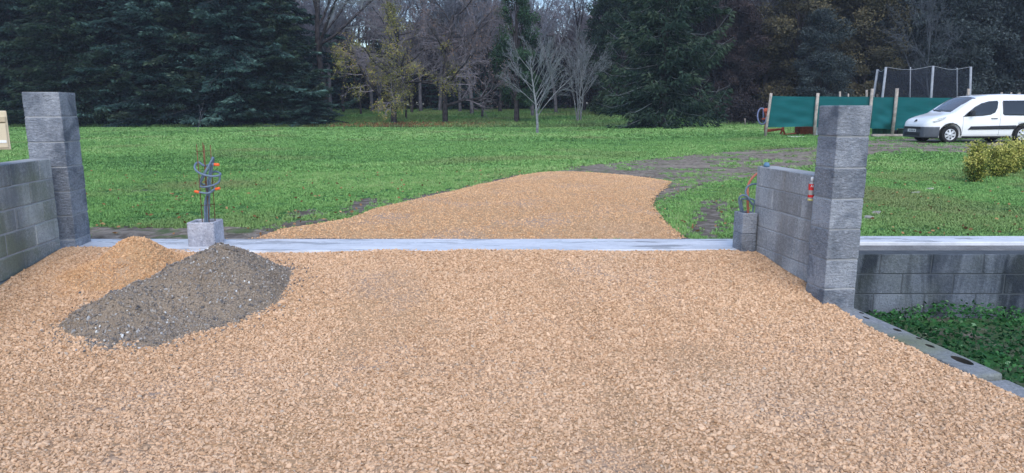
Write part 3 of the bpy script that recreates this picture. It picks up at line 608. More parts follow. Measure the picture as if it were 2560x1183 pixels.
# bottle of cleaner beside the right pillar
b0 = P(2027, 503, 5.93); bt = empty('spray_bottle', (b0.x, b0.y, b0.z), math.radians(8), 'clear bottle with red label hung on the right block wall beside the pillar', 'bottle')
s = 0.96
mb = MB(); mb.lathe([(0.001, 0), (0.026*s, 0.003), (0.028*s, 0.012), (0.028*s, 0.14), (0.024*s, 0.155), (0.012*s, 0.168), (0.011*s, 0.18)], 20); mb.build('bottle_body', M['clear'], bt)
mb = MB(); mb.lathe([(0.001, 0.002), (0.0285*s, 0.004), (0.0288*s, 0.02), (0.001, 0.022)], 20); mb.build('liquid_band', M['yell'], bt)
mb = MB(); mb.lathe([(0.012, 0.176), (0.013, 0.178), (0.013, 0.2), (0.008, 0.206), (0.001, 0.207)], 14); mb.build('cap', M['labwhite'], bt)
for (za, zb) in ((0.095, 0.148), (0.033, 0.055)):
    mb = MB(); mb.lathe([(0.0286*s, za), (0.0289*s, zb)], 20); l = mb.build('label_band', M['redlab'], bt)
def text(body, size, loc, rot, mat, parent, ext=0.0008):
    cu = bpy.data.curves.new('lettering', 'FONT'); cu.body = body; cu.size = size; cu.extrude = ext; cu.align_x = 'CENTER'; cu.align_y = 'CENTER'
    t_ = bpy.data.objects.new('tmp', cu); COL.objects.link(t_); bpy.context.view_layer.update()
    me = bpy.data.meshes.new_from_object(t_.evaluated_get(bpy.context.evaluated_depsgraph_get())); bpy.data.objects.remove(t_)
    o_ = link('lettering', me, parent, [mat]); o_.location = loc; o_.rotation_euler = rot; return o_
text('Alar', 0.028, (-0.006, -0.0300, 0.131), (math.pi/2, 0, 0), M['labwhite'], bt)
# mailbox
m0 = P(28, 374, 6.0); mbx = empty('mailbox', (m0.x, m0.y, 0), math.radians(36), 'cream metal mailbox on a post behind the left wall, cut by the photo edge', 'mailbox')
zt = P(28, 277, 6.0).z; hh = zt-m0.z; wd = 0.36
mb = MB(); mb.box((-wd/2, 0.14, m0.z+hh/2), (wd, 0.28, hh), None, 0.008, 0.5, 2); mb.build('box_shell', M['cream'], mbx)
mb = MB(); mb.box((-wd/2, -0.006, m0.z+hh*0.36), (wd-0.03, 0.012, hh*0.62), None, 0.004); mb.build('front_door', M['cream'], mbx)
mb = MB(); mb.box((-wd/2, -0.010, m0.z+hh*0.79), (wd-0.03, 0.02, 0.05), (0.25, 0, 0), 0.003); mb.build('letter_flap', M['cream'], mbx)
mb = MB(); mb.box((-wd/2, -0.003, m0.z+hh*0.71), (wd-0.04, 0.008, 0.008)); mb.build('slot', M['creamd'], mbx)
mb = MB(); mb.box((-0.075, -0.014, m0.z+hh*0.21), (0.10, 0.004, 0.022), None, 0.001); mb.build('name_plate', M['labwhite'], mbx)
mb = MB(); mb.lathe([(0.001, -0.016), (0.007, -0.016), (0.008, -0.008), (0.001, -0.006)], 10, 'Y', (-0.12, 0, m0.z+hh*0.92)); mb.build('lock', M['creamd'], mbx)
mb = MB(); mb.box((-wd/2-.05, 0.14, (m0.z-0.2)/2-.05), (0.05, 0.05, m0.z+0.24), None, 0.004); mb.build('post', M['galv'], mbx)
# edging stones on the right lawn
for i, (a, b, l) in enumerate([(2172, 541, .22), (2192, 528, .2), (2290, 480, .22), (2322, 470, .2)]):
    x, y = G(a, b, 0.0); mb = MB(); vs = mb.box((0, 0, 0.01), (l, 0.10, 0.07), (0, 0, 0), 0.02, 0.5, 2)
    for v in mb.bm.verts: v.co += Vector((R.uniform(-.012, .012), R.uniform(-.012, .012), R.uniform(-.008, .008)))
    o = mb.build('edging_stone', M['stone']); o.location = (x, y, float(hz(x, y))-0.015); o.rotation_euler = (0, 0, math.radians(48+R.uniform(-15, 15)))
    tag(o, ['pale edging stone in the right lawn, nearest to the coping strip', 'second pale edging stone in from the coping strip', 'pale edging stone nearer the middle of the right lawn', 'pale edging stone farthest out, toward the golden shrubs'][i], 'stone', 'edging stones in the right lawn')

# ------------------------------------------------------------------ leaves as many small faces
def cards(P0, D, ln, wd, up=None):
    n = len(P0); D = D/(np.linalg.norm(D, axis=1)[:, None]+1e-9); q = rng.normal(size=(n, 3)) if up is None else up
    S = np.cross(D, q); S /= np.linalg.norm(S, axis=1)[:, None]+1e-9; ln = np.asarray(ln)[:, None]; wd = np.asarray(wd)[:, None]
    V = np.stack([P0, P0+D*ln*0.5+S*wd*0.5, P0+D*ln, P0+D*ln*0.5-S*wd*0.5], 1).reshape(-1, 3)
    return V, np.arange(n*4).reshape(-1, 4)
def leafobj(name, P0, D, ln, wd, tone, mat, parent=None):
    V, Q = cards(np.asarray(P0), np.asarray(D), ln, wd); return link(name, fmesh(name, V, Q, False, {'tone': np.repeat(tone, 4)}), parent, [mat])
# ditch weeds
n = 46000; x = rng.uniform(2.75, 10.5, n); y = rng.uniform(2.2, 6.6, n); k = x > wallx(y)+0.24; x, y = x[k], y[k]; n = len(x)
hgt = 0.10+0.10*np.clip(wav(x, y, 2.4, 6, 8), -0.5, 1)+0.10*np.exp(-((x-4.1)**2+(y-6.3)**2)/0.25)+0.05*smooth(6.5, 5.2, y)
z = hz(x, y)+hgt*rng.uniform(0.1, 1.0, n)**0.6+0.02
D = np.stack([rng.normal(0, 1, n), rng.normal(0, 1, n), rng.normal(0.1, 0.45, n)], -1); sz = rng.uniform(0.018, 0.052, n); sz[rng.random(n) < 0.01] *= 1.8
tone = np.clip(rng.normal(0.4, 0.16, n)+0.35*wav(x, y, 3.0, 6, 17)+0.2*(y > 5.9)-0.1, 0, 0.9); tone[rng.random(n) < 0.006] = 1
tag(leafobj('ditch_weeds', np.stack([x, y, z], -1), D, sz, sz*0.6, tone, M['weeds']), 'tangled dark green weeds filling the sunken ground by the low wall', 'weeds', kind='stuff')

# ------------------------------------------------------------------ lawn grass
def grass(name, n, y0, y1, hs, ws, label, keepf=None, power=1.0):
    y = y0+(y1-y0)*rng.random(n)**power; x = rng.uniform(-1, 1, n)*(y*0.76+1.2)
    k = y > 7.62
    def soft(poly, wd, p): 
        i = inpoly(x, y, poly); d = pdist(x, y, poly); return np.where(i, np.clip(1-d/wd, 0, 1)*p, 1.0-(1-p)*np.exp(-d/wd))
    pr = soft(patch, 0.03, 0.6)*soft(track, 0.25, 0.55)*soft(mudL, 0.10, 0.5)*soft(mudR, 0.35, 0.85)
    for q in mudP: pr = pr*soft(q, 0.15, 0.45)
    pr = pr*(1-0.75*np.exp(-(((x+6.8)/0.5)**2+((y-12.6)/0.25)**2)))
    pr = np.maximum(pr, 0.32*(wav(x, y*2.2, 1.8, 6, 33) > 0.12)*inpoly(x, y, track)*(y > 11.5)); pr *= 1-0.5*(wav(x, y, 1.1, 6, 50) > 0.45)*smooth(16, 9, y)
    k &= rng.random(n) < pr; k &= ~((x < -4.2) & (x > -5.3) & (y < 7.6)); x, y = x[k], y[k]; n = len(x)
    cl = wav(x, y, 1.5, 6, 3); big = wav(x, y, 0.28, 6, 40); fi = wav(x, y, 7.0, 6, 7); h = hs*np.clip(0.9+0.4*cl+0.4*fi*smooth(30, 12, y), .25, 2)*rng.uniform(0.6, 1.3, n)
    sc = np.stack([ws*rng.uniform(.7, 1.3, n)]*2+[h], -1)
    tone = np.clip(0.60+0.16*cl+0.28*big+0.18*fi+rng.normal(0, 0.10, n), 0, 1); dry = np.clip(0.9*(wav(x, y, 0.7, 6, 25)-0.18), 0, 0.6)+rng.random(n)*0.08
    dry += 0.5*np.exp(-((x+5.8)/1.0)**2-((y-13.8)/0.8)**2)+0.35*smooth(2.5, 5, x)*(wav(x, y, 1.2, 6, 60) > 0.1)*smooth(20, 14, y)
    o = scatter(name, np.stack([x, y, hz(x, y)-0.004], -1), sc, np.stack([rng.normal(0, .12, n), rng.normal(0, .12, n), rng.uniform(0, 6.28, n)], -1), tone, S_GRASS, None, np.clip(dry, 0, 0.85))
    return tag(o, label, 'grass', kind='stuff')
grass('lawn_grass', 66000, 7.6, 17, 0.044, 0.05, 'short lush lawn grass just beyond the threshold slab')
grass('lawn_grass', 55000, 16.5, 34, 0.062, 0.10, 'lawn grass across the middle of the field')
grass('lawn_grass', 50000, 33, 60.0, 0.085, 0.20, 'bright far lawn grass ending below the trees')
def woodgrass():
    n = 26000; y = rng.uniform(60, 90, n); x = rng.uniform(-1, 1, n)*y*0.75; cl = wav(x, y, 0.8)
    tone = np.clip(0.30+0.2*cl+rng.normal(0, 0.12, n), 0, 1); dry = np.clip(0.25+0.5*wav(x, y, 0.5, 6, 22), 0, 0.7)
    o = scatter('wood_grass', np.stack([x, y, hz(x, y)], -1), np.stack([np.full(n, .3)]*2+[rng.uniform(.12, .32, n)], -1), np.stack([np.zeros(n)]*2+[rng.uniform(0, 6.28, n)], -1), tone, S_GRASS, None, dry)
    tag(o, 'longer rough grass growing under the trees at the wood edge', 'grass', kind='stuff')
woodgrass()
# ------------------------------------------------------------------ trees
def tubes(paths, sides=4):
    V = []; Q = []; base = 0
    an = np.arange(sides)*2*math.pi/sides; ca, sa = np.cos(an), np.sin(an)
    for pts, rad in paths:
        pts = np.asarray(pts); m = len(pts); d = np.gradient(pts, axis=0); d /= np.linalg.norm(d, axis=1)[:, None]+1e-9
        ref = np.array([0.37, 0.61, 0.70]) if abs(d[0] @ np.array([0.37, 0.61, 0.70])) < 0.95 else np.array([1., 0, 0])
        u_ = np.cross(d, ref); u_ /= np.linalg.norm(u_, axis=1)[:, None]+1e-9; w_ = np.cross(d, u_)
        V.append((pts[:, None]+(u_[:, None]*ca[None, :, None]+w_[:, None]*sa[None, :, None])*np.asarray(rad)[:, None, None]).reshape(-1, 3))
        i = np.arange(m-1)[:, None]*sides; k = np.arange(sides)[None]; k2 = (k+1) % sides
        Q.append(np.stack([base+i+k, base+i+k2, base+i+sides+k2, base+i+sides+k], -1).reshape(-1, 4)); base += m*sides
    return np.concatenate(V), np.concatenate(Q)
def branch(q, p, d, L, r0, r1, n=5, wob=0.12, up=0.0, grav=0.0):
    pts = [np.array(p, float)]; d = np.array(d, float)
    for i in range(n):
        d = d+q.normal(size=3)*wob+np.array([0, 0, up-grav*(i/n)]); d /= np.linalg.norm(d); pts.append(pts[-1]+d*L/n)
    return np.array(pts), np.linspace(r0, r1, n+1)
def turn(q, d, ang):
    a = q.normal(size=3); a -= a @ d*d; a /= np.linalg.norm(a); return d*math.cos(ang)+a*math.sin(ang)
def grow(q, H, r, fork, n=(7, 6, 6, 5), ang=(0.75, 0.7, 0.6, 0.6), ratio=(0.62, 0.5, 0.5, 0.5), up=(0.02, 0.10, 0.06, 0.02), stems=1, leader=0.85, wob=0.09, tw=0.012, lr=0.62):
    thick = []; thin = []; tips = []
    def rec(p, d, L, r0, lv):
        pts, rad = branch(q, p, d, L, r0, max(r0*0.4, tw*0.7), 6 if lv < 2 else 4, wob*(1+0.5*lv), up[min(lv, 3)])
        (thick if lv < 2 else thin).append((pts, rad))
        if lv >= len(n): tips.append(pts[-1]); tips.append(pts[len(pts)//2]); return
        for i in range(n[lv]):
            t = (fork if lv == 0 else 0.25)+(1-(fork if lv == 0 else 0.25))*((i+q.uniform(0.1, 1))/n[lv]); t = min(t, 0.99)
            j = t*(len(pts)-1); a = int(j); pp = pts[a]+(pts[min(a+1, len(pts)-1)]-pts[a])*(j-a); dd = pts[min(a+1, len(pts)-1)]-pts[a]; dd /= np.linalg.norm(dd)+1e-9
            rr = max(np.interp(j, range(len(rad)), rad)*lr, tw)
            nd = turn(q, dd, ang[lv]*q.uniform(0.7, 1.25)); Lc = L*ratio[lv]*q.uniform(0.7, 1.15)*(1.15-0.5*t if lv == 0 else 1.1-0.4*t)
            rec(pp, nd, Lc, rr if lv < 2 else tw*(1.2 if lv == 2 else 0.9), lv+1)
    for s_ in range(stems):
        a = 6.28*s_/stems+q.uniform(0, 1); l = 0.0 if stems == 1 else q.uniform(0.12, 0.3)
        d = np.array([math.cos(a)*l, math.sin(a)*l, 1.0]); d /= np.linalg.norm(d); o_ = np.array([math.cos(a), math.sin(a), 0])*(0.0 if stems == 1 else 0.22)
        rec(o_-np.array([0, 0, 0.15]), d, H*leader*(1 if stems == 1 else q.uniform(0.75, 1.05)), r*(1 if stems == 1 else q.uniform(.6, 1)), 0)
    return thick, thin, np.array(tips)
def root_for(name, label, cat, loc=(0, 0, -50)): return empty(name, loc, 0, label, cat)
def bare_tree(name, seed, H, r, fork, bark, twig, leaves=None, leafn=0, leafs=0.1, leafmask=None, **kw):
    q = np.random.default_rng(seed); th, tn, tips = grow(q, H, r, fork, **kw); root = root_for(name, None, None)
    V, Q = tubes(th, 6); link('trunk', fmesh('trunk', V, Q, True), root, [bark]); V, Q = tubes(tn, 3); cr = link('crown', fmesh('crown', V, Q, False), root, [twig])
    if leaves:
        tt = tips if leafmask is None else tips[leafmask(tips)]
        i = q.integers(0, len(tt), leafn); p = tt[i]+q.normal(size=(leafn, 3))*0.16
        o = leafobj('leaves', p, q.normal(size=(leafn, 3))+[0, 0, -.4], q.uniform(.6, 1.3, leafn)*leafs, q.uniform(.4, .8, leafn)*leafs, np.clip(q.normal(0.5, 0.2, leafn)+0.2*np.sin(tt[i][:, 0]*1.3+tt[i][:, 2]), 0, 1), leaves, root)
    return root
def conifer(name, seed, H, Rr, mat, bark, low=0.3, nb=230, dens=46, droop=0.35, tip=0.25, cl=0.34, cw=0.10, hang=0.35, prof=0.75, irregular=0.25, trunk_r=0.22, lichen=0.0):
    q = np.random.default_rng(seed); root = root_for(name, None, None); PP = []; DD = []; LL = []; TT = []; br = []
    lob = q.uniform(0, 6.28, 8)
    for b in range(nb):
        u_ = (b+q.random())/nb; z = low+(H-low)*u_**0.92; az = b*2.399+q.normal()*0.3
        L = Rr*((1-z/H)**prof)*(1+irregular*q.normal()*0.8)*(1+0.18*math.sin(az*2+lob[b % 8]))+0.25; L = max(L, 0.3)
        if z < 1.5: L *= 0.85+0.15*z/1.5
        n = int(dens*L*(0.6+0.5*q.random())); s = q.random(n)**0.75; o_ = np.array([math.cos(az), math.sin(az), 0]); sd = np.array([-o_[1], o_[0], 0])
        dr = droop*q.uniform(0.6, 1.4); tp = tip*q.uniform(0.5, 1.5)
        zc = lambda s_: z+L*(0.12*s_-dr*s_**1.7+tp*s_**4)
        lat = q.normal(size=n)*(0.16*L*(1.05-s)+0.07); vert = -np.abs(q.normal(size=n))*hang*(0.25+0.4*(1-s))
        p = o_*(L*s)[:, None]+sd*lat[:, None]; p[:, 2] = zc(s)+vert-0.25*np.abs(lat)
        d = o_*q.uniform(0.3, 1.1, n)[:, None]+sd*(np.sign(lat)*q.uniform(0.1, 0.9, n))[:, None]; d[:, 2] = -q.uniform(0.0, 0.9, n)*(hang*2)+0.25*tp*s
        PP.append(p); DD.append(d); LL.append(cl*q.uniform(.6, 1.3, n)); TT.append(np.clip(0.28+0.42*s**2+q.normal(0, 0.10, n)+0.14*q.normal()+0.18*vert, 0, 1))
        ss = np.linspace(0.0, 1.0 if lichen == 0 else 1.02, 6); bp = o_*(L*ss)[:, None]; bp[:, 2] = zc(ss); br.append((bp, np.linspace(0.035, 0.008, 6)))
    V, Q = tubes([(np.array([[0, 0, -.1], [0, 0, H*0.5], [0, 0, H*0.97]]), [trunk_r, trunk_r*0.6, 0.03])], 7); link('trunk', fmesh('trunk', V, Q, True), root, [bark])
    P_ = np.concatenate(PP); n = len(P_); T_ = np.concatenate(TT)
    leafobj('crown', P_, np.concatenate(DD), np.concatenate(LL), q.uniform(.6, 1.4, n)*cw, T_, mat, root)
    V, Q = tubes(br, 3); link('branches', fmesh('branches', V, Q, False), root, [M['twig_p'] if lichen else bark])
    return root
def leafy(name, seed, H, Rr, mat, bark, n=26000, cs=0.24, low=1.0, clumps=70, asp=1.0, trunk_r=0.2, flat=0.65, gap=0.0):
    q = np.random.default_rng(seed); root = root_for(name, None, None)
    u_ = q.random(clumps); z = low+(H-low)*u_; pr = np.sqrt(np.clip(1-((u_-0.42)/0.60)**2, 0.05, 1)); az = q.uniform(0, 6.28, clumps); rr = Rr*pr*np.sqrt(q.uniform(0.15, 1, clumps))
    C = np.stack([rr*np.cos(az), rr*np.sin(az), z], -1); cr = q.uniform(0.16, 0.34, clumps)*Rr*1.1
    i = q.integers(0, clumps, n); d = q.normal(size=(n, 3)); d /= np.linalg.norm(d, axis=1)[:, None]; s = q.random(n)**0.45
    p = C[i]+d*(cr[i]*s)[:, None]*np.array([1, 1, flat]); p[:, 2] = np.maximum(p[:, 2], 0.15*q.random(n))
    ct = q.normal(0, 0.13, clumps); tone = np.clip(0.42+ct[i]+0.14*d[:, 2]+q.normal(0, .12, n), 0, 1)
    leafobj('crown', p, d*0.6+q.normal(size=(n, 3))*0.6+[0, 0, -.2], q.uniform(.5, 1.4, n)*cs, q.uniform(.35, .8, n)*cs, tone, mat, root)
    pa = [(np.array([[0, 0, -.1], [q.normal()*.2, q.normal()*.2, H*.45], [q.normal()*.3, q.normal()*.3, H*.9]]), [trunk_r, trunk_r*.6, .04])]
    for j in range(min(clumps, 28)): c = C[j]; pa.append((np.array([[0, 0, max(0.3, c[2]*0.55)], c*[.5, .5, .85], c]), [trunk_r*.35, .05, .02]))
    V, Q = tubes(pa, 5); link('trunk', fmesh('trunk', V, Q, True), root, [bark]); return root
def raytree(px, py):                     # where the foot of a tree seen at a pixel meets the ground
    for Y_ in np.arange(9, 130, 0.1):
        p = P(px, py, Y_)
        if p.z <= float(hz(p.x, Y_)): return (p.x, Y_, float(hz(p.x, Y_)))
    p = P(px, 290, 85); return (p.x, 85, float(hz(p.x, 85)))
USED = set()
def plant(proto, loc, rz, s, label, cat='tree', group=None, sx=1.0):
    if proto.name not in USED: r = proto; USED.add(proto.name)
    else:
        r = proto.copy(); COL.objects.link(r)
        for ch in proto.children:
            c = ch.copy(); COL.objects.link(c); c.parent = r
        for kk in ('label', 'group'):
            if kk in r: del r[kk]
    r.location = loc; r.rotation_euler = (0, 0, rz); r.scale = (s*sx, s*sx, s); return tag(r, label, cat, group)
def atY(px, Y_): x = P(px, 300, Y_).x; return (x, Y_, float(hz(x, Y_)))

FIR = [conifer('conifer_tree', 11, 16, 4.6, M['conifer'], M['bark'], 0.1, 190, 78, 0.42, 0.16, 0.36, 0.13, 0.30, 0.55, 0.5), conifer('conifer_tree', 12, 15, 4.2, M['conifer_g'], M['bark'], 0.1, 180, 76, 0.5, 0.3, 0.36, 0.12, 0.35, 0.55, 0.5), conifer('conifer_tree', 13, 17, 5.0, M['conifer'], M['bark'], 0.1, 200, 74, 0.30, 0.10, 0.38, 0.13, 0.28, 0.58, 0.5)]
labs = ['dark blue green conifer at the far left edge, above the mailbox', 'dark conifer rising behind the left gate pillar', 'dark conifer just right of the left gate pillar', 'dark feathery conifer left of the thin dead sapling', 'dark conifer standing behind the thin dead sapling', 'dark conifer just right of the thin dead sapling', 'dark conifer with layered drooping boughs in the middle of the left belt', 'dark conifer third from the right end of the left belt', 'dark conifer next to the tall bare trunk at the end of the left belt', 'low dark conifer ending the left belt, its boughs touching the lawn']
for i, (px, Y_, k_, s_) in enumerate([(-90, 62, 0, 1), (55, 64, 2, .95), (170, 61.5, 1, 1.05), (290, 64, 0, 1.0), (400, 62, 2, .9), (500, 63.5, 1, 1.1), (590, 61.8, 0, .95), (660, 64, 2, .92), (705, 63, 1, .75), (775, 62.3, 0, .34)]):
    plant(FIR[k_], atY(px, Y_), R.uniform(0, 6), s_*(1.0 if i < 9 else 1), labs[i], 'conifer', 'conifers along the left edge of the field', 1.0 if i < 9 else 1.5)
for i in range(10):
    plant(FIR[i % 3], atY(-180+i*98, 70+R.uniform(-1, 3)), R.uniform(0, 6), R.uniform(1.05, 1.3), 'dark conifer filling the wood behind the left conifer belt', 'conifer', 'second row of left conifers')
# big spruce right of centre
sp_ = conifer('spruce_tree', 21, 16.5, 4.4, M['conifer_g'], M['bark'], 0.1, 190, 62, 0.55, 0.50, 0.40, 0.11, 0.65, 0.55, 0.22, 0.28, 1.0)
plant(sp_, raytree(1655, 319), 0.6, 1.0, 'big drooping spruce with upcurved bough tips right of the pale bare trees', 'spruce')
# bare trees
BT = [bare_tree('bare_tree', 31, 15, 0.24, 0.30, M['bark_g'], M['twig'], n=(10, 8, 8, 7), ang=(0.7, 0.65, 0.6, 0.6), up=(0, .10, .04, 0)), bare_tree('bare_tree', 32, 14, 0.2, 0.22, M['bark'], M['twig_b'], n=(10, 8, 8, 7), ang=(0.95, 0.7, 0.6, 0.6), up=(0, .07, .03, 0)), bare_tree('bare_tree', 33, 16, 0.22, 0.35, M['bark_g'], M['twig'], n=(9, 8, 8, 7), ang=(0.55, 0.6, 0.6, 0.6), up=(0, .10, .05, 0))]
pearp = bare_tree('pale_fruit_tree', 41, 5.0, 0.09, 0.27, M['bark_p'], M['twig_p'], lr=0.42, n=(17, 7, 5, 4), ang=(0.72, 0.42, 0.5, 0.5), ratio=(0.72, 0.5, 0.48, 0.5), up=(0, .05, .03, 0), leader=0.82, tw=0.0065, wob=0.05)
plant(pearp, raytree(1343, 335), 0.4, 1.0, 'small pale bare fruit tree with a vase shaped crown standing alone on the lawn', 'tree')
ms = bare_tree('multi_stem_tree', 42, 8.6, 0.075, 0.30, M['bark_p'], M['twig_p'], n=(6, 6, 5, 4), ang=(0.5, 0.5, 0.5, 0.5), stems=6, up=(.03, .08, .03, 0), tw=0.007, leader=0.8)
plant(ms, raytree(1448, 303), 0.0, 0.92, 'pale bare tree with many stems from one base, just left of the spruce', 'tree')
tall = bare_tree('tall_bare_tree', 43, 19, 0.34, 0.34, M['bark'], M['twig_p'], n=(12, 8, 7, 6), ang=(0.8, 0.7, 0.6, 0.6), up=(0, .09, .0, -.02), wob=0.13)
plant(tall, raytree(808, 303), 1.0, 1.0, 'tall bare tree with thick dark trunk at the right end of the left conifers', 'tree')
oak = bare_tree('oak_tree', 44, 10.5, 0.30, 0.16, M['bark'], M['twig_b'], M['yellow'], 12000, 0.13, lambda t_: np.sin(t_[:, 0]*1.1+1)+np.sin(t_[:, 2]*1.4+t_[:, 0])*0.7 > -0.9+0.10*t_[:, 0]+0.5*(t_[:, 2]-5.6), n=(22, 8, 6, 5), ang=(1.25, 0.8, 0.7, 0.6), lr=0.5, ratio=(0.70, .5, .5, .5), up=(0, -.012, .015, 0))
plant(oak, raytree(985, 311), 0.0, 1.0, 'oak with sparse yellow green leaves and dark trunk above rusty leaf litter', 'oak tree')
t2 = bare_tree('purple_twig_tree', 45, 11.5, 0.27, 0.16, M['bark'], M['twig_b'], M['brownleaf'], 3000, 0.13, None, n=(14, 8, 8, 7), ang=(1.1, 0.7, 0.6, 0.6), up=(0, .05, .02, 0))
plant(t2, raytree(1113, 309), 2.0, 1.0, 'bare purple grey tree with thick dark trunk right of the yellow oak', 'tree')
for px, py, k_, s_, lb in [(903, 288, 1, .62, 'thin dark trunked tree left of the yellow oak, farther back'), (1015, 298, 1, .55, 'thin dark trunked tree just right of the yellow oak'), (827, 287, 0, .95, 'dark upright trunk beside the tall bare tree'), (1150, 281, 2, .95, 'pale grey trunk between the purple twigged tree and the ivy tree'), (1332, 293, 0, .85, 'pale trunk straight behind the lone fruit tree'), (930, 281, 2, 1.0, 'pale slim trunk deep behind the left half of the oak'), (1052, 280, 0, 1.0, 'pale slim trunk deep behind the right half of the oak'), (1205, 296, 1, .7, 'short dark trunked tree left of the ivy tree')]:
    plant(BT[k_], raytree(px, py), R.uniform(0, 6), s_, lb, 'tree', 'bare trees at the wood edge')
for i, (px, Y_, k_, s_) in enumerate([(760, 80, 0, 1.05), (860, 84, 1, 1.05), (950, 88, 2, 1.0), (1030, 82, 1, 1.0), (1100, 86, 0, 1.0), (1180, 80, 2, 1.05), (1250, 84, 1, 1.1), (1330, 88, 0, 1.05), (1390, 82, 2, 1.0), (1460, 84, 1, 1.05), (1530, 80, 0, 1.1), (900, 96, 1, 1.05), (1000, 97, 0, 1.0), (1090, 95, 1, 1.0), (1190, 96, 2, 1.1), (1290, 97, 1, 1.05), (1400, 95, 0, 1.0), (1500, 97, 1, 1.2), (1870, 68, 0, 1.0), (1905, 72, 2, 1.05)]):
    plant(BT[k_], atY(px, Y_), R.uniform(0, 6), s_, 'bare grey twigged tree in the depth of the wood behind the trunks' if i < 18 else ('bare grey tree between the russet tree and the olive brown tree' if i == 18 else 'bare grey tree close behind the left side of the olive brown tree'), 'tree', 'bare trees deep in the wood' if i < 18 else None)
ivy = leafy('ivy_clad_tree', 51, 12.0, 2.1, M['ivy'], M['bark'], 20000, 0.18, 1.6, 80, 1, 0.28, 0.9)
plant(ivy, raytree(1291, 307), 0, 1.0, 'ivy covered dark green tree left of the lone pale fruit tree', 'tree')
CED = [leafy('evergreen_tree', 61, 14, 3.0, M['russet'], M['bark'], 26000, 0.22, 0.5, 90), leafy('evergreen_tree', 62, 15, 3.6, M['olive'], M['bark'], 34000, 0.24, 0.8, 110), leafy('evergreen_tree', 63, 15, 3.6, M['slate'], M['bark'], 32000, 0.24, 0.6, 110), leafy('evergreen_tree', 64, 15, 3.0, M['conifer_g'], M['bark'], 30000, 0.20, 0.4, 100)]
for px, Y_, k_, s_, lb in [(1790, 66, 0, 1.0, 'dark russet evergreen just right of the big spruce'), (1735, 72, 3, 1.05, 'dark green evergreen behind the right shoulder of the spruce'), (1560, 74, 3, 1.0, 'dark evergreen behind the left side of the big spruce'), (1845, 64, 0, .72, 'lower reddish brown bushy tree left of the green net fence'), (1985, 66, 1, 1.0, 'olive brown leafy tree above the left end of the green net'), (2085, 69, 1, 1.1, 'olive brown leafy tree behind the top of the right pillar'), (2150, 65, 1, .95, 'olive brown leafy tree between the right pillar and the netted poles'), (2045, 62, 2, .62, 'low slate green tree close behind the green net'), (2250, 66, 2, 1.05, 'slate green tree behind the left netted poles'), (2345, 64, 2, .9, 'slate green tree behind the right netted poles'), (2430, 67, 2, 1.1, 'slate green tree above the windscreen of the white van'), (2530, 65, 2, 1.0, 'slate green tree above the roof of the white van'), (2640, 66, 2, 1.1, 'slate green tree at the right edge of the photo')]:
    plant(CED[k_], atY(px, Y_), R.uniform(0, 6), s_, lb, 'tree', 'leafy trees along the right of the field')
plant(bare_tree('bare_tree', 35, 13, 0.12, 0.22, M['twig_d'], M['twig_d'], lr=0.45, n=(13, 8, 7, 6), ang=(0.7, 0.6, 0.6, 0.6), up=(0, .06, .03, 0)), atY(2325, 60), 1.2, 0.78, 'bare twiggy tree in front of the slate green trees, behind the netted poles', 'tree')
for i in range(14):
    px = 1540+i*88; plant(CED[[3, 0, 3, 2, 1, 2, 1, 1, 2, 2, 3, 2, 2, 2][i]], atY(px, 76+R.uniform(-2, 4)), R.uniform(0, 6), R.uniform(1.1, 1.3), 'dark evergreen tree filling the wood behind the right hand trees', 'tree', 'second row of right trees')
for i, (px, Y_, s_) in enumerate([(1170, 90, 1.0), (1340, 92, 1.0), (960, 99, .95), (1250, 99, 1.1), (860, 92, .9)]):
    plant(FIR[1 if i % 2 else 2], atY(px, Y_), R.uniform(0, 6), s_*.8, 'dark conifer showing between bare trees deep in the wood', 'conifer', 'conifers deep in the middle of the wood')
# undergrowth mass under and behind the trees
n = 150000; x = rng.uniform(-85, 85, n); y = rng.uniform(90, 104, n); top = 7.2+1.6*wav(x, y*0.2, 0.35, 6, 9)+1.0*wav(x, y*0, 1.3, 6, 19)
z = hz(x, y)+top*rng.random(n)**0.8; D = rng.normal(size=(n, 3)); sz = rng.uniform(.25, .6, n)
tag(leafobj('undergrowth', np.stack([x, y, z], -1), D, sz, sz*.5, np.clip(rng.normal(.45, .2, n)+.2*wav(x, z, .6), 0, 1), M['thicket']), 'dark tangled undergrowth closing the view beneath the wood', 'undergrowth', kind='stuff')
n = 60000; x = rng.uniform(14, 62, n); y = rng.uniform(60.5, 66, n); k = x > 0.30*y; x, y = x[k], y[k]; n = len(x); top = 1.8+0.9*wav(x, y*0.2, 0.5, 6, 29)
z = hz(x, y)+top*rng.random(n); sz = rng.uniform(.15, .35, n)
tag(leafobj('hedge_scrub', np.stack([x, y, z], -1), rng.normal(size=(n, 3)), sz, sz*.5, np.clip(rng.normal(.4, .2, n)+.2*wav(x, z, .8), 0, 1), M['thicket']), 'low dark scrub at the foot of the right hand trees', 'scrub', kind='stuff')
n = 300000; y = rng.uniform(100, 125, n); px_ = rng.uniform(-200, 2760, n); x = (px_-1280)/1750*y*1.02
mid = np.exp(-((px_-1150)/400)**2); top = 19-5*mid-8*np.exp(-((px_-930)/110)**2)-6*np.exp(-((px_-1400)/70)**2)+2.0*wav(x, y*0, 0.45, 6, 9)+1.6*wav(x, y*0, 1.7, 6, 39)
z = hz(x, y)+top*rng.random(n)**0.85; D = rng.normal(size=(n, 3))*[.6, .6, 1]+[0, 0, .5]; sz = rng.uniform(.4, 1.3, n)
tag(leafobj('far_wood', np.stack([x, y, z], -1), D, sz, sz*rng.uniform(.08, .42, n), np.clip(rng.normal(.5, .2, n)+.25*wav(x, z, .35, 6, 13), 0, 1), M['farwood']), 'distant tangle of grey twigs and dark foliage closing the back of the wood', 'far wood', kind='stuff')
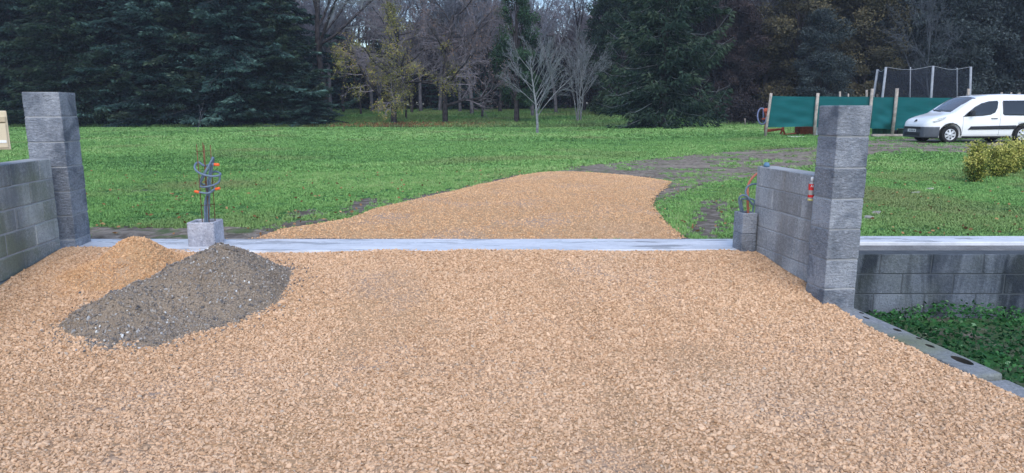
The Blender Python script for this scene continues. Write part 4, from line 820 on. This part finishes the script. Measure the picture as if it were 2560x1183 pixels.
# leaf litter by the oak
x0, y0_, _ = raytree(985, 313); n = 11000; x = x0+rng.normal(0.3, 3.6, n); y = y0_+rng.normal(-0.8, 2.0, n); k = y > 60.3; x, y = x[k], y[k]; n = len(x)
tag(leafobj('leaf_litter', np.stack([x, y, hz(x, y)+rng.uniform(.02, .16, n)], -1), rng.normal(size=(n, 3))*[1, 1, .3], rng.uniform(.08, .2, n), rng.uniform(.06, .12, n), rng.random(n), M['litter']), 'rusty orange fallen leaves around the foot of the yellow oak', 'leaves', kind='stuff')
# thin dead sapling on the lawn
x, y, z = raytree(493, 331); sap = bare_tree('dead_sapling', 71, 1.7, 0.018, 0.2, M['bark_g'], M['twig'], n=(4, 2), ang=(0.35, 0.4), ratio=(.6, .5), leader=1.0, tw=0.006)
plant(sap, (x, y, z), 0.3, 1.0, 'thin dead sapling leaning right on the far left lawn', 'sapling'); sap.rotation_euler = (0, 0.22, 0)
x, y, z = raytree(1863, 316); mb = MB(); mb.tube([(0, 0, 0), (-.06, 0, .6)], 0.03, 5); o = tag(mb.build('marker_stake', M['wood']), 'little pale stake in the far lawn left of the green net', 'stake'); o.location = (x, y, z)
# golden shrubs
def shrub(seed, H, Rr, n=5000):
    q = np.random.default_rng(seed); root = root_for('golden_shrub', None, None); C = []; paths = []
    for i in range(16):
        a = q.uniform(0, 6.28); l = q.uniform(.1, .55); hh_ = H*q.uniform(.45, 1.0); t_ = np.linspace(0, 1, 14); c = np.stack([np.cos(a)*l*Rr*1.6*t_, np.sin(a)*l*Rr*1.6*t_, hh_*t_], -1); paths.append((c, np.linspace(.008, .003, 14))); C.append(c[3:])
    C = np.concatenate(C); i = q.integers(0, len(C), n); p = C[i]+q.normal(size=(n, 3))*[.065, .065, .05]; p[:, 2] = np.maximum(p[:, 2], .02)
    rr_ = np.hypot(p[:, 0], p[:, 1])/Rr; tone = np.clip(0.22+0.30*rr_+0.25*(p[:, 2]/H)+0.22*np.sin(i*0.37)+q.normal(0, .14, n), 0, 1)
    leafobj('leaves', p, q.normal(size=(n, 3))+[0, 0, .6], q.uniform(.03, .06, n), q.uniform(.015, .03, n), tone, M['golden'], root)
    V, Q = tubes(paths, 4); link('stems', fmesh('stems', V, Q, True), root, [M['bark']]); return root
SH = [shrub(81, .78, .34), shrub(82, .72, .42, 6500)]
for px, py, k_, s_, lb in [(2437, 452, 0, 1.0, 'dark centred golden shrub at the left end of the shrub row'), (2490, 440, 1, .95, 'second golden green shrub from the left, in front of the van sill'), (2530, 432, 1, 1.05, 'golden green shrub third from the left'), (2575, 424, 0, 1.15, 'golden green shrub cut by the right photo edge'), (2640, 420, 1, 1.1, 'golden green shrub just beyond the right photo edge')]:
    x, y = G(px, py, 0.0); plant(SH[k_], (x, y, float(hz(x, y))), R.uniform(0, 6), s_, lb, 'shrub', 'row of golden shrubs on the right lawn')

n = 900; y = 7.9+9*rng.random(n)**1.3; x = rng.uniform(-1, 1, n)*(y*0.74); k = ~inpoly(x, y, patch) & ~inpoly(x, y, track); x, y = x[k], y[k]; n = len(x)
tag(leafobj('fallen_leaves', np.stack([x, y, hz(x, y)+rng.uniform(.02, .05, n)], -1), rng.normal(size=(n, 3))*[1, 1, .25], rng.uniform(.03, .07, n), rng.uniform(.02, .045, n), rng.random(n), M['litter']), 'small brown fallen leaves scattered thinly over the near lawn', 'leaves', kind='stuff')
# ------------------------------------------------------------------ green net fence and what stands round it
FY = 33.0
fence = empty('net_fence', P(1912, 345, FY), 0, 'teal green windbreak net strung between leaning wooden posts', 'fence'); fo = Vector(fence.location)
posts = [(1912, 345, 1928, 233, .065), (2035, 344, 2045, 233, .075), (2168, 340, 2181, 222, .07), (2230, 338, 2243, 221, .075), (2405, 330, 2422, 222, .06), (2540, 330, 2548, 232, .06)]
for a, b, c, d, r_ in posts:
    p0, p1 = P(a, b, FY-.1)-fo, P(c, d, FY-.1)-fo; mb = MB(); mb.tube([p0-Vector((0, 0, .15)), p0.lerp(p1, .5)+Vector((R.uniform(-.02, .02), 0, 0)), p1], r_, 8); mb.build('post', M['wood'], fence)
def net(x0, x1, yt0, yt1, yb0, yb1, seed, Yd=0.0, n=60, m=20):
    q = np.random.default_rng(seed); V = []; 
    for j in range(m+1):
        for i in range(n+1):
            u_, v_ = i/n, j/m; px = x0+(x1-x0)*u_; sag = 2.0*math.sin(math.pi*u_)*0.6; pt = yt0+(yt1-yt0)*u_+sag*.5; pb = yb0+(yb1-yb0)*u_+1.2*math.sin(5*u_+seed)
            lean = -14*v_ if u_ < 0.02 else 0
            p = P(px-12*v_*(1-u_)**3*(1 if Yd == 0 and x0 < 1960 else 0), pt+(pb-pt)*v_, FY+Yd)-fo
            w_ = math.sin(math.pi*u_)*(0.05*math.sin(7*v_+5*u_+seed)+0.04*math.sin(6*u_+11*v_+1.7*seed)+0.02*math.sin(19*v_-7*u_))*(0.2+v_); p.y += w_; V.append(p)
    Fq = [(j*(n+1)+i, j*(n+1)+i+1, (j+1)*(n+1)+i+1, (j+1)*(n+1)+i) for j in range(m) for i in range(n)]
    return link('net_panel', fmesh('net_panel', [tuple(v) for v in V], Fq, True), fence, [M['net']])
net(1929, 2043, 240, 242, 317, 318, 1); net(2043, 2179, 241, 242, 317, 320, 2, 0.02); net(2179, 2242, 243, 243, 322, 324, 3); net(2242, 2418, 243, 245, 322, 320, 4); net(2418, 2547, 245, 245, 320, 320, 5, 0.02)
# stub posts behind the net
for i, (a, b, c, r_) in enumerate([(2099, 229, 300, .05), (2120, 234, 300, .035), (2166, 225, 300, .06), (2192, 236, 300, .05), (2503, 231, 300, .06), (2527, 231, 300, .05)]):
    p0, p1 = P(a, 320, 38), P(a+1, b, 38); mb = MB(); mb.tube([(0, 0, -.2), p1-p0], r_, 7); o = mb.build('stake_post', M['wood']); o.location = p0
    tag(o, ['stub post top above the net, first right of the second fence post', 'thinner stub post top, second right of the second fence post', 'tallest stub post top left of the netted poles', 'short stub post top between the two leftmost netted poles', 'left one of the pair of post tops above the van roof', 'right one of the pair of post tops above the van roof'][i], 'post', 'post tops behind the green net')
# tall netted enclosure
EY = 37.0; e0 = P(2190, 320, EY); en = empty('netted_enclosure', e0, 0, 'tall black net enclosure on pale poles behind the green net', 'net enclosure')
ep = [(2170, 320, 2194, 174, EY), (2196, 320, 2215, 168, EY-1), (2323, 320, 2333, 165, EY-1), (2424, 318, 2427, 167, EY-.5), (2275, 320, 2276, 168, EY+2.5), (2395, 320, 2393, 170, EY+2.5)]
tops = []
for i, (a, b, c, d, Y_) in enumerate(ep):
    p0, p1 = P(a, b, Y_)-e0, P(c, d, Y_)-e0; mb = MB(); mb.tube([p0-Vector((0, 0, .5)), p1], .06 if i < 4 else .035, 8); mb.build('pole', M['galv'], en); tops.append((p0, p1))
def netq(i, j):
    (a0, a1), (b0, b1) = tops[i], tops[j]; V = []; n, m = 16, 6
    for jj in range(m+1):
        for ii in range(n+1):
            u_, v_ = ii/n, jj/m; t_ = a1.lerp(b1, u_)-Vector((0, 0, 0.16*math.sin(math.pi*u_))); b_ = a0.lerp(b0, u_); p = t_.lerp(b_, v_); V.append(tuple(p))
    Fq = [(jj*(n+1)+ii, jj*(n+1)+ii+1, (jj+1)*(n+1)+ii+1, (jj+1)*(n+1)+ii) for jj in range(m) for ii in range(n)]
    link('mesh_panel', fmesh('mesh_panel', V, Fq, True), en, [M['mesh']])
for a, b in ((0, 1), (1, 2), (2, 3), (3, 5), (5, 4), (4, 0)): netq(a, b)
for a, b in ((0, 1), (1, 2), (2, 3)):
    mb = MB(); A, B = tops[a][1], tops[b][1]; mb.tube([A, A.lerp(B, .5)-Vector((0, 0, .16)), B], .012, 5, sub=5); mb.build('top_cord', M['galv'], en)
# beam at the foot of the net
b0 = P(2178, 346, 32.2); b1 = P(2300, 350, 32.0); bm_ = empty('timber_beam', b0, 0, 'long grey beam lying on blocks at the foot of the green net', 'beam')
mb = MB(); L_ = (b1-b0).length+1.2; mb.box((L_/2, 0, .14), (L_, .18, .10), None, .01); mb.build('beam', M['wood'], bm_)
for t_ in (.3, .95*L_/2, L_-.3): mb = MB(); mb.box((t_, 0, .035), (.4, .22, .11), None, .01); mb.build('support_block', M['block'], bm_)
# rusty implement with a blue ring behind the left post
i0 = P(1930, 338, 34.0); im = empty('farm_implement', i0, 0, 'rusty orange farm implement half hidden behind the left end of the net', 'farm machine')
def iv(px, py, Y_=34.0): return P(px, py, Y_)-i0
mb = MB(); c = iv(1905, 291); 
ring = [c+Vector((.21*math.cos(a), .1*math.sin(a), .38*math.sin(a))) for a in np.linspace(0, 6.283, 29)]; mb.tube(ring, .035, 8, False); mb.tube([c+Vector((0.04, 0, .36)), c+Vector((.07, 0, -.3))], .025, 6); mb.build('ring', M['ring'], im)
mb = MB()
for a, b in (((1912, 273), (1918, 300)), ((1908, 276), (1922, 272)), ((1905, 298), (1920, 296)), ((1915, 300), (1912, 330)), ((1911, 330), (1960, 322)), ((1918, 325), (1955, 323)), ((1958, 318), (1950, 338)), ((1956, 318), (1962, 336)), ((1959, 300), (1958, 322)), ((1935, 340), (1990, 334))): mb.tube([iv(*a), iv(*b)], .045, 7)
mb.lathe([(.001, -.06), (.1, -.06), (.12, 0), (.1, .06), (.001, .06)], 12, 'Y', tuple(iv(1914, 277))); mb.build('frame', M['red'], im)
mb = MB(); mb.box(iv(2014, 327, 34.3), (.85, .6, .42), None, .03); mb.box(iv(1998, 322, 33.9), (.3, .1, .2), None, .02); mb.tube([iv(1985, 336), iv(2020, 339), iv(2033, 336)], .03, 6); mb.build('body', plain('dark_rust_red', (.16, .05, .03), .8, .2, 0, .4, 6), im)
mb = MB(); mb.tube([iv(1885, 342), iv(1903, 337), iv(1930, 338), iv(1960, 340), iv(2010, 337)], .03, 6, sub=4); mb.build('drawbar', M['blackp'], im)
def lump(name, p, d, mat, lab, cat, seed=1, bev=.05):
    q = random.Random(seed); mb = MB(); mb.box((0, 0, d[2]/2), d, None, min(d)*0.22, .5, 3)
    for v in mb.bm.verts: v.co += Vector((q.uniform(-1, 1), q.uniform(-1, 1), q.uniform(-1, 1)))*min(d)*.07
    o = mb.build(name, mat); o.location = p; return tag(o, lab, cat)
lump('feed_sack', P(2046, 340, 33.6), (.32, .3, .52), M['labwhite'], 'white sack standing under the net just right of the second post', 'sack', 2)
lump('plastic_sheet', P(1989, 345, 32.0), (.62, .4, .07), M['plate'], 'crumpled pale plastic scrap lying on the grass before the net', 'plastic scrap', 3)
def tub(p, r_, h_, mat, lab):
    mb = MB(); mb.lathe([(.001, .02), (r_*.85, 0), (r_, h_), (r_*1.05, h_), (r_*1.05, h_-.03), (r_*.97, h_-.02), (r_*.82, .03), (.001, .03)], 20); o = mb.build('plastic_tub', mat); o.location = p; return tag(o, lab, 'tub')
tub(P(2193, 336, 34), .26, .3, M['teal'], 'teal plastic tub under the net just right of the tall pillar'); tub(P(2212, 336, 34.2), .26, .3, M['teal'], 'second teal tub, nearer the fence post right of the pillar')
tub(P(2255, 335, 34), .19, .27, M['galv'], 'pale bucket under the net beside the van bumper'); lump('dark_crate', P(2236, 336, 34.5), (.5, .4, .22), M['blackp'], 'dark crate under the net between the tubs and the pale bucket', 'crate', 5)

# ------------------------------------------------------------------ van
VX, VY, VZ = 15.24, 26.9, 0.185
van = empty('parked_van', (VX, VY, VZ), math.radians(1.5), 'white delivery van parked facing left in front of the green net', 'van')
TOP = [(0, .60), (.03, .72), (.10, .82), (.22, .90), (.5, 1.00), (.8, 1.075), (1.0, 1.14), (1.35, 1.40), (1.7, 1.63), (1.95, 1.725), (2.4, 1.785), (3.0, 1.805), (3.8, 1.79), (4.25, 1.75), (4.38, 1.66)]
tx, tz = zip(*TOP)
def ztop(x): return float(np.interp(x, tx, tz))
def taper(x): return float(np.interp(x, [0, .04, .12, .25, .5, .9, 3.9, 4.3, 4.38], [.62, .72, .82, .90, .96, 1.0, 1.0, .975, .93]))
def hw(z): return float(np.interp(z, [.2, .3, .6, .95, 1.15, 1.45, 1.65, 1.85], [.85, .885, .905, .895, .865, .80, .74, .66]))
def zbot(x): return float(np.interp(x, [0, .1, .5, 3.9, 4.38], [.26, .22, .20, .20, .30]))
def vsec(x, off=0.0):
    zt, zb, tp = ztop(x), zbot(x), taper(x); zs = zt-.085; out = []
    for i in range(11): z = zb+(zs-zb)*i/10; out.append((hw(z)*tp+off, z))
    ys = hw(zs)*tp
    for i in range(1, 11):
        a = math.pi/2*i/10; out.append(((ys)*(math.cos(a)**0.42 if i < 10 else 0)+off*math.cos(a), zs+.085*math.sin(a)**.9+off*math.sin(a)))
    return out
xsv = np.unique(np.concatenate([[0, .015, .03, .06, .10, .15, .22, .3, .4], np.linspace(.5, 4.2, 62), [4.25, 4.3, 4.34, 4.38]]))
bm = bmesh.new(); rows = []
for x in xsv:
    s_ = vsec(x); full = [(-y_, z_) for y_, z_ in s_]+[(y_, z_) for y_, z_ in s_[-2::-1]]; rows.append([bm.verts.new((x, y_, z_)) for y_, z_ in full])
for a, b in zip(rows, rows[1:]):
    for i in range(len(a)-1): f = bm.faces.new((a[i], b[i], b[i+1], a[i+1])); f.smooth = True
    bm.faces.new((a[0], a[-1], b[-1], b[0]))
bm.faces.new(rows[0]); bm.faces.new(rows[-1][::-1]); bmesh.ops.recalc_face_normals(bm, faces=bm.faces[:])
me = bpy.data.meshes.new('body'); bm.to_mesh(me); bm.free(); body = link('body', me, van, [M['white']])
cuts = []
for wx in (.87, 3.60):
    m2 = MB(); m2.lathe([(.001, -1.2), (.385, -1.2), (.385, -.55), (.001, -.55)], 28, 'Y'); bmesh.ops.remove_doubles(m2.bm, verts=m2.bm.verts[:], dist=.002); c = m2.build('cutter', M['blackp'], van); c.location = (wx, 0, .33); cuts.append(c)
    m2 = MB(); m2.lathe([(.001, .55), (.385, .55), (.385, 1.2), (.001, 1.2)], 28, 'Y'); bmesh.ops.remove_doubles(m2.bm, verts=m2.bm.verts[:], dist=.002); c = m2.build('cutter', M['blackp'], van); c.location = (wx, 0, .33); cuts.append(c)
bpy.context.view_layer.update(); carve(body, cuts)
def sidepatch(name, poly, mat, off=.006, side=-1, res=.04, parent=None, thick=0.0):
    x0, x1 = min(p[0] for p in poly), max(p[0] for p in poly); z0, z1 = min(p[1] for p in poly), max(p[1] for p in poly)
    bm = bmesh.new(); vs = [bm.verts.new((a, 0, b)) for a, b in poly]; bm.faces.new(vs)
    for k_ in range(1, int((x1-x0)/res)+1): bmesh.ops.bisect_plane(bm, geom=bm.verts[:]+bm.edges[:]+bm.faces[:], plane_co=(x0+k_*res, 0, 0), plane_no=(1, 0, 0))
    for k_ in range(1, int((z1-z0)/res)+1): bmesh.ops.bisect_plane(bm, geom=bm.verts[:]+bm.edges[:]+bm.faces[:], plane_co=(0, 0, z0+k_*res), plane_no=(0, 0, 1))
    for v in bm.verts: v.co.y = side*(hw(v.co.z)*taper(v.co.x)+off)
    for f in bm.faces: f.smooth = True
    me = bpy.data.meshes.new(name); bm.to_mesh(me); bm.free(); o = link(name, me, parent or van, [mat]); md = o.modifiers.new('t', 'SOLIDIFY'); md.thickness = off+0.004; md.offset = 0; return o
fw = [(1.27, .97), (1.5, 1.16), (1.72, 1.33), (1.95, 1.45), (2.25, 1.53), (2.57, 1.55), (2.60, 1.50), (2.56, 1.28), (2.47, 1.12), (2.3, 1.04), (2.0, 1.0), (1.6, .985)]
rw = [(2.83, 1.02), (2.77, 1.08), (2.76, 1.5), (2.79, 1.55), (3.60, 1.56), (3.64, 1.5), (3.63, 1.04), (3.58, 1.01)]
for s_ in (-1, 1):
    sidepatch('side_window', fw, M['glass'], .007, s_); sidepatch('side_window', rw, M['glass'], .007, s_)
    sidepatch('side_trim', [(1.50, .50), (1.60, .62), (3.30, .66), (3.26, .52)], M['blackp'], .014, s_)
    sidepatch('sill_trim', [(1.32, .205), (1.32, .26), (3.15, .26), (3.15, .205)], M['blackp'], .008, s_)
    sidepatch('headlamp', [(.22, .80), (.42, .92), (.68, .985), (.62, .90), (.42, .80), (.28, .76)], M['lens'], .012, s_)
    mb = MB(); y_ = s_*(hw(.90)+.02); mb.tube([(2.33, y_-s_*.03, .90), (2.36, y_, .90), (2.55, y_, .905), (2.58, y_-s_*.03, .905)], .014, 6); mb.build('door_handle', M['blackp'], van)
    mb = MB(); mb.box((1.58, s_*(hw(1.05)+.09), 1.10), (.12, .18, .20), None, .04, .5, 3); mb.tube([(1.62, s_*hw(1.0), 1.03), (1.6, s_*(hw(1.0)+.06), 1.05)], .03, 6); mb.build('door_mirror', M['blackp'], van)
    # door seams
    for seam in ([(1.30, .30), (1.30, .97)], [(2.67, .30), (2.70, 1.60)], [(3.72, .72), (3.72, 1.6)]):
        (xa, za), (xb, zb_) = seam; mb = MB(); mb.tube([(xa+(xb-xa)*t_, s_*(hw(za+(zb_-za)*t_)*1.0+.0005), za+(zb_-za)*t_) for t_ in np.linspace(0, 1, 12)], .0045, 4); mb.build('door_seam', M['blackp'], van)
    for wx in (.87, 3.60):
        mb = MB(); pts = []
        for a in np.linspace(-.12, math.pi+.12, 24): z_ = .33+.40*math.sin(a); x_ = wx+.40*math.cos(a); pts.append((x_, s_*(hw(max(z_, .22))*taper(x_)+.002), z_))
        mb.tube(pts, .018, 6); mb.build('arch_trim', M['blackp'], van)
# bumper follows the nose
def bump_shell(name, z0, z1, x1, off, mat, nz=8):
    bm = bmesh.new(); V = []; ss = [x_ for x_ in np.linspace(x1, .06, 16)]
    ring_ = []
    for x_ in ss: ring_.append((x_, -1))
    path = [(x_, -(1)) for x_ in ss]
    cols = []
    for x_ in ss: cols.append((x_, -1.0))
    for v_ in np.linspace(-1, 1, 15): cols.append((None, v_))
    for x_ in ss[::-1]: cols.append((x_, 1.0))
    for x_, v_ in cols:
        col_ = []
        for z_ in np.linspace(z0, z1, nz):
            if x_ is None:
                w_ = .905*.74; y_ = v_*w_; col_.append(bm.verts.new((-off+.055*abs(v_)**2.5, y_, z_)))
            else: col_.append(bm.verts.new((x_, v_*(hw(z_)*taper(x_)+off), z_)))
        V.append(col_)
    for a, b in zip(V, V[1:]):
        for i in range(nz-1): f = bm.faces.new((a[i], b[i], b[i+1], a[i+1])); f.smooth = True
    me = bpy.data.meshes.new(name); bm.to_mesh(me); bm.free(); o = link(name, me, van, [mat]); md = o.modifiers.new('t', 'SOLIDIFY'); md.thickness = .02; md.offset = 0; return o
bp = bump_shell('front_bumper', .20, .60, .46, .025, M['bumper'])
mb = MB(); mb.box((-.035, 0, .56), (.03, 1.0, .075), None, .01); mb.build('upper_grille', M['blackp'], van)
mb = MB(); mb.box((-.035, 0, .33), (.03, .95, .13), None, .01); mb.build('lower_grille', M['blackp'], van)
mb = MB(); mb.box((-.048, 0, .455), (.012, .52, .11), None, .003); pl = mb.build('number_plate', M['plate'], van)
mb = MB()
for a in (-.2, -.15, -.08, -.03, .02, .09, .14): mb.box((-.056, a, .455), (.003, .028, .06))
mb.build('blurred_characters', M['bumper'], pl)
mb = MB(); mb.prism([(.06, -.05, .775), (.055, .0, .80), (.06, .05, .775), (.11, .045, .84), (.12, .01, .86), (.115, -.02, .84), (.11, -.05, .85), (.09, -.065, .82)], (-.02, 0, .012)); mb.build('hood_emblem', M['blackp'], van)
# windscreen follows the body between bonnet and roof
bm = bmesh.new(); V = []
for x_ in np.linspace(1.02, 1.80, 12):
    zt = ztop(x_)+.008; w_ = hw(zt-.085)*taper(x_)*.93; V.append([bm.verts.new((x_+.0*(abs(v_)**2)+.06*v_**2*(1-(x_-1.02)), v_*w_, zt-.055*abs(v_)**5+.004)) for v_ in np.linspace(-1, 1, 15)])
for a, b in zip(V, V[1:]):
    for i in range(14): f = bm.faces.new((a[i], a[i+1], b[i+1], b[i])); f.smooth = True
me = bpy.data.meshes.new('windscreen'); bm.to_mesh(me); bm.free(); ws = link('windscreen', me, van, [M['wglass']]); md = ws.modifiers.new('t', 'SOLIDIFY'); md.thickness = .012
mb = MB(); mb.tube([(1.0, -.6, 1.15), (1.02, -.2, 1.165), (1.12, .25, 1.25)], .01, 5); mb.tube([(1.0, 0, 1.15), (1.03, .3, 1.17), (1.12, .7, 1.235)], .01, 5); mb.build('wiper', M['blackp'], van)
mb = MB(); mb.tube([(1.98, 0, 1.73), (1.9, 0, 1.95)], .006, 5); mb.build('aerial', M['blackp'], van)
# wheels
def wheel(x_, s_, pr=None):
    if pr is None:
        wr = MB(); wr.lathe([(.20, -.10), (.29, -.105), (.315, -.09), (.32, 0), (.315, .09), (.29, .105), (.20, .10)], 32, 'Y', close=True); w_ = wr.build('wheel', M['tyre'], van)
        mb = MB(); mb.lathe([(.212, -.07), (.205, -.102), (.19, -.104), (.178, -.085)], 32, 'Y')
        for k_ in range(7):
            a = k_*2*math.pi/7; c_, n_ = Vector((math.cos(a), 0, math.sin(a))), Vector((-math.sin(a), 0, math.cos(a)))
            mb.prism([c_*.03-n_*.028+Vector((0, -.10, 0)), c_*.19-n_*.045+Vector((0, -.088, 0)), c_*.19+n_*.045+Vector((0, -.088, 0)), c_*.03+n_*.028+Vector((0, -.10, 0))], (0, .014, 0))
        mb.lathe([(.001, -.108), (.05, -.106), (.06, -.09), (.06, -.05)], 20, 'Y'); mb.build('rim', M['rim'], w_)
        mb = MB(); mb.lathe([(.001, -.06), (.205, -.06), (.205, .06), (.001, .06)], 28, 'Y'); mb.build('hub_shadow_disc', M['blackp'], w_)
    else:
        w_ = pr.copy(); COL.objects.link(w_)
        for ch in pr.children: c_ = ch.copy(); COL.objects.link(c_); c_.parent = w_
    w_.location = (x_, s_*.80, .32); w_.rotation_euler = (0, R.uniform(0, 1), 0 if s_ < 0 else math.pi); return w_
w0 = wheel(.87, -1); [wheel(a, b, w0) for a, b in ((.87, 1), (3.6, -1), (3.6, 1))]
mb = MB(); mb.box((2.2, 0, .25), (3.9, 1.3, .16), None, .03); mb.build('underbody', M['tyre'], van)

# ------------------------------------------------------------------ evening air
hb = bpy.data.meshes.new('haze'); bm = bmesh.new(); bmesh.ops.create_cube(bm, size=1.0); bmesh.ops.scale(bm, vec=(1480, 1180, 34), verts=bm.verts[:]); bmesh.ops.translate(bm, vec=(0, 340, 14.5), verts=bm.verts[:]); bm.to_mesh(hb); bm.free()
ho = link('haze', hb); hm_ = bpy.data.materials.new('evening_air'); hm_.use_nodes = True; nt = hm_.node_tree; nt.nodes.remove(nt.nodes['Principled BSDF'])
pv = nt.nodes.new('ShaderNodeVolumePrincipled'); pv.inputs['Density'].default_value = 0.00045; pv.inputs['Color'].default_value = (0.72, 0.82, 1.0, 1); nt.links.new(pv.outputs[0], nt.nodes['Material Output'].inputs['Volume']); hb.materials.append(hm_); ho['kind'] = 'stuff'; ho['label'] = 'thin bluish evening air over the field'
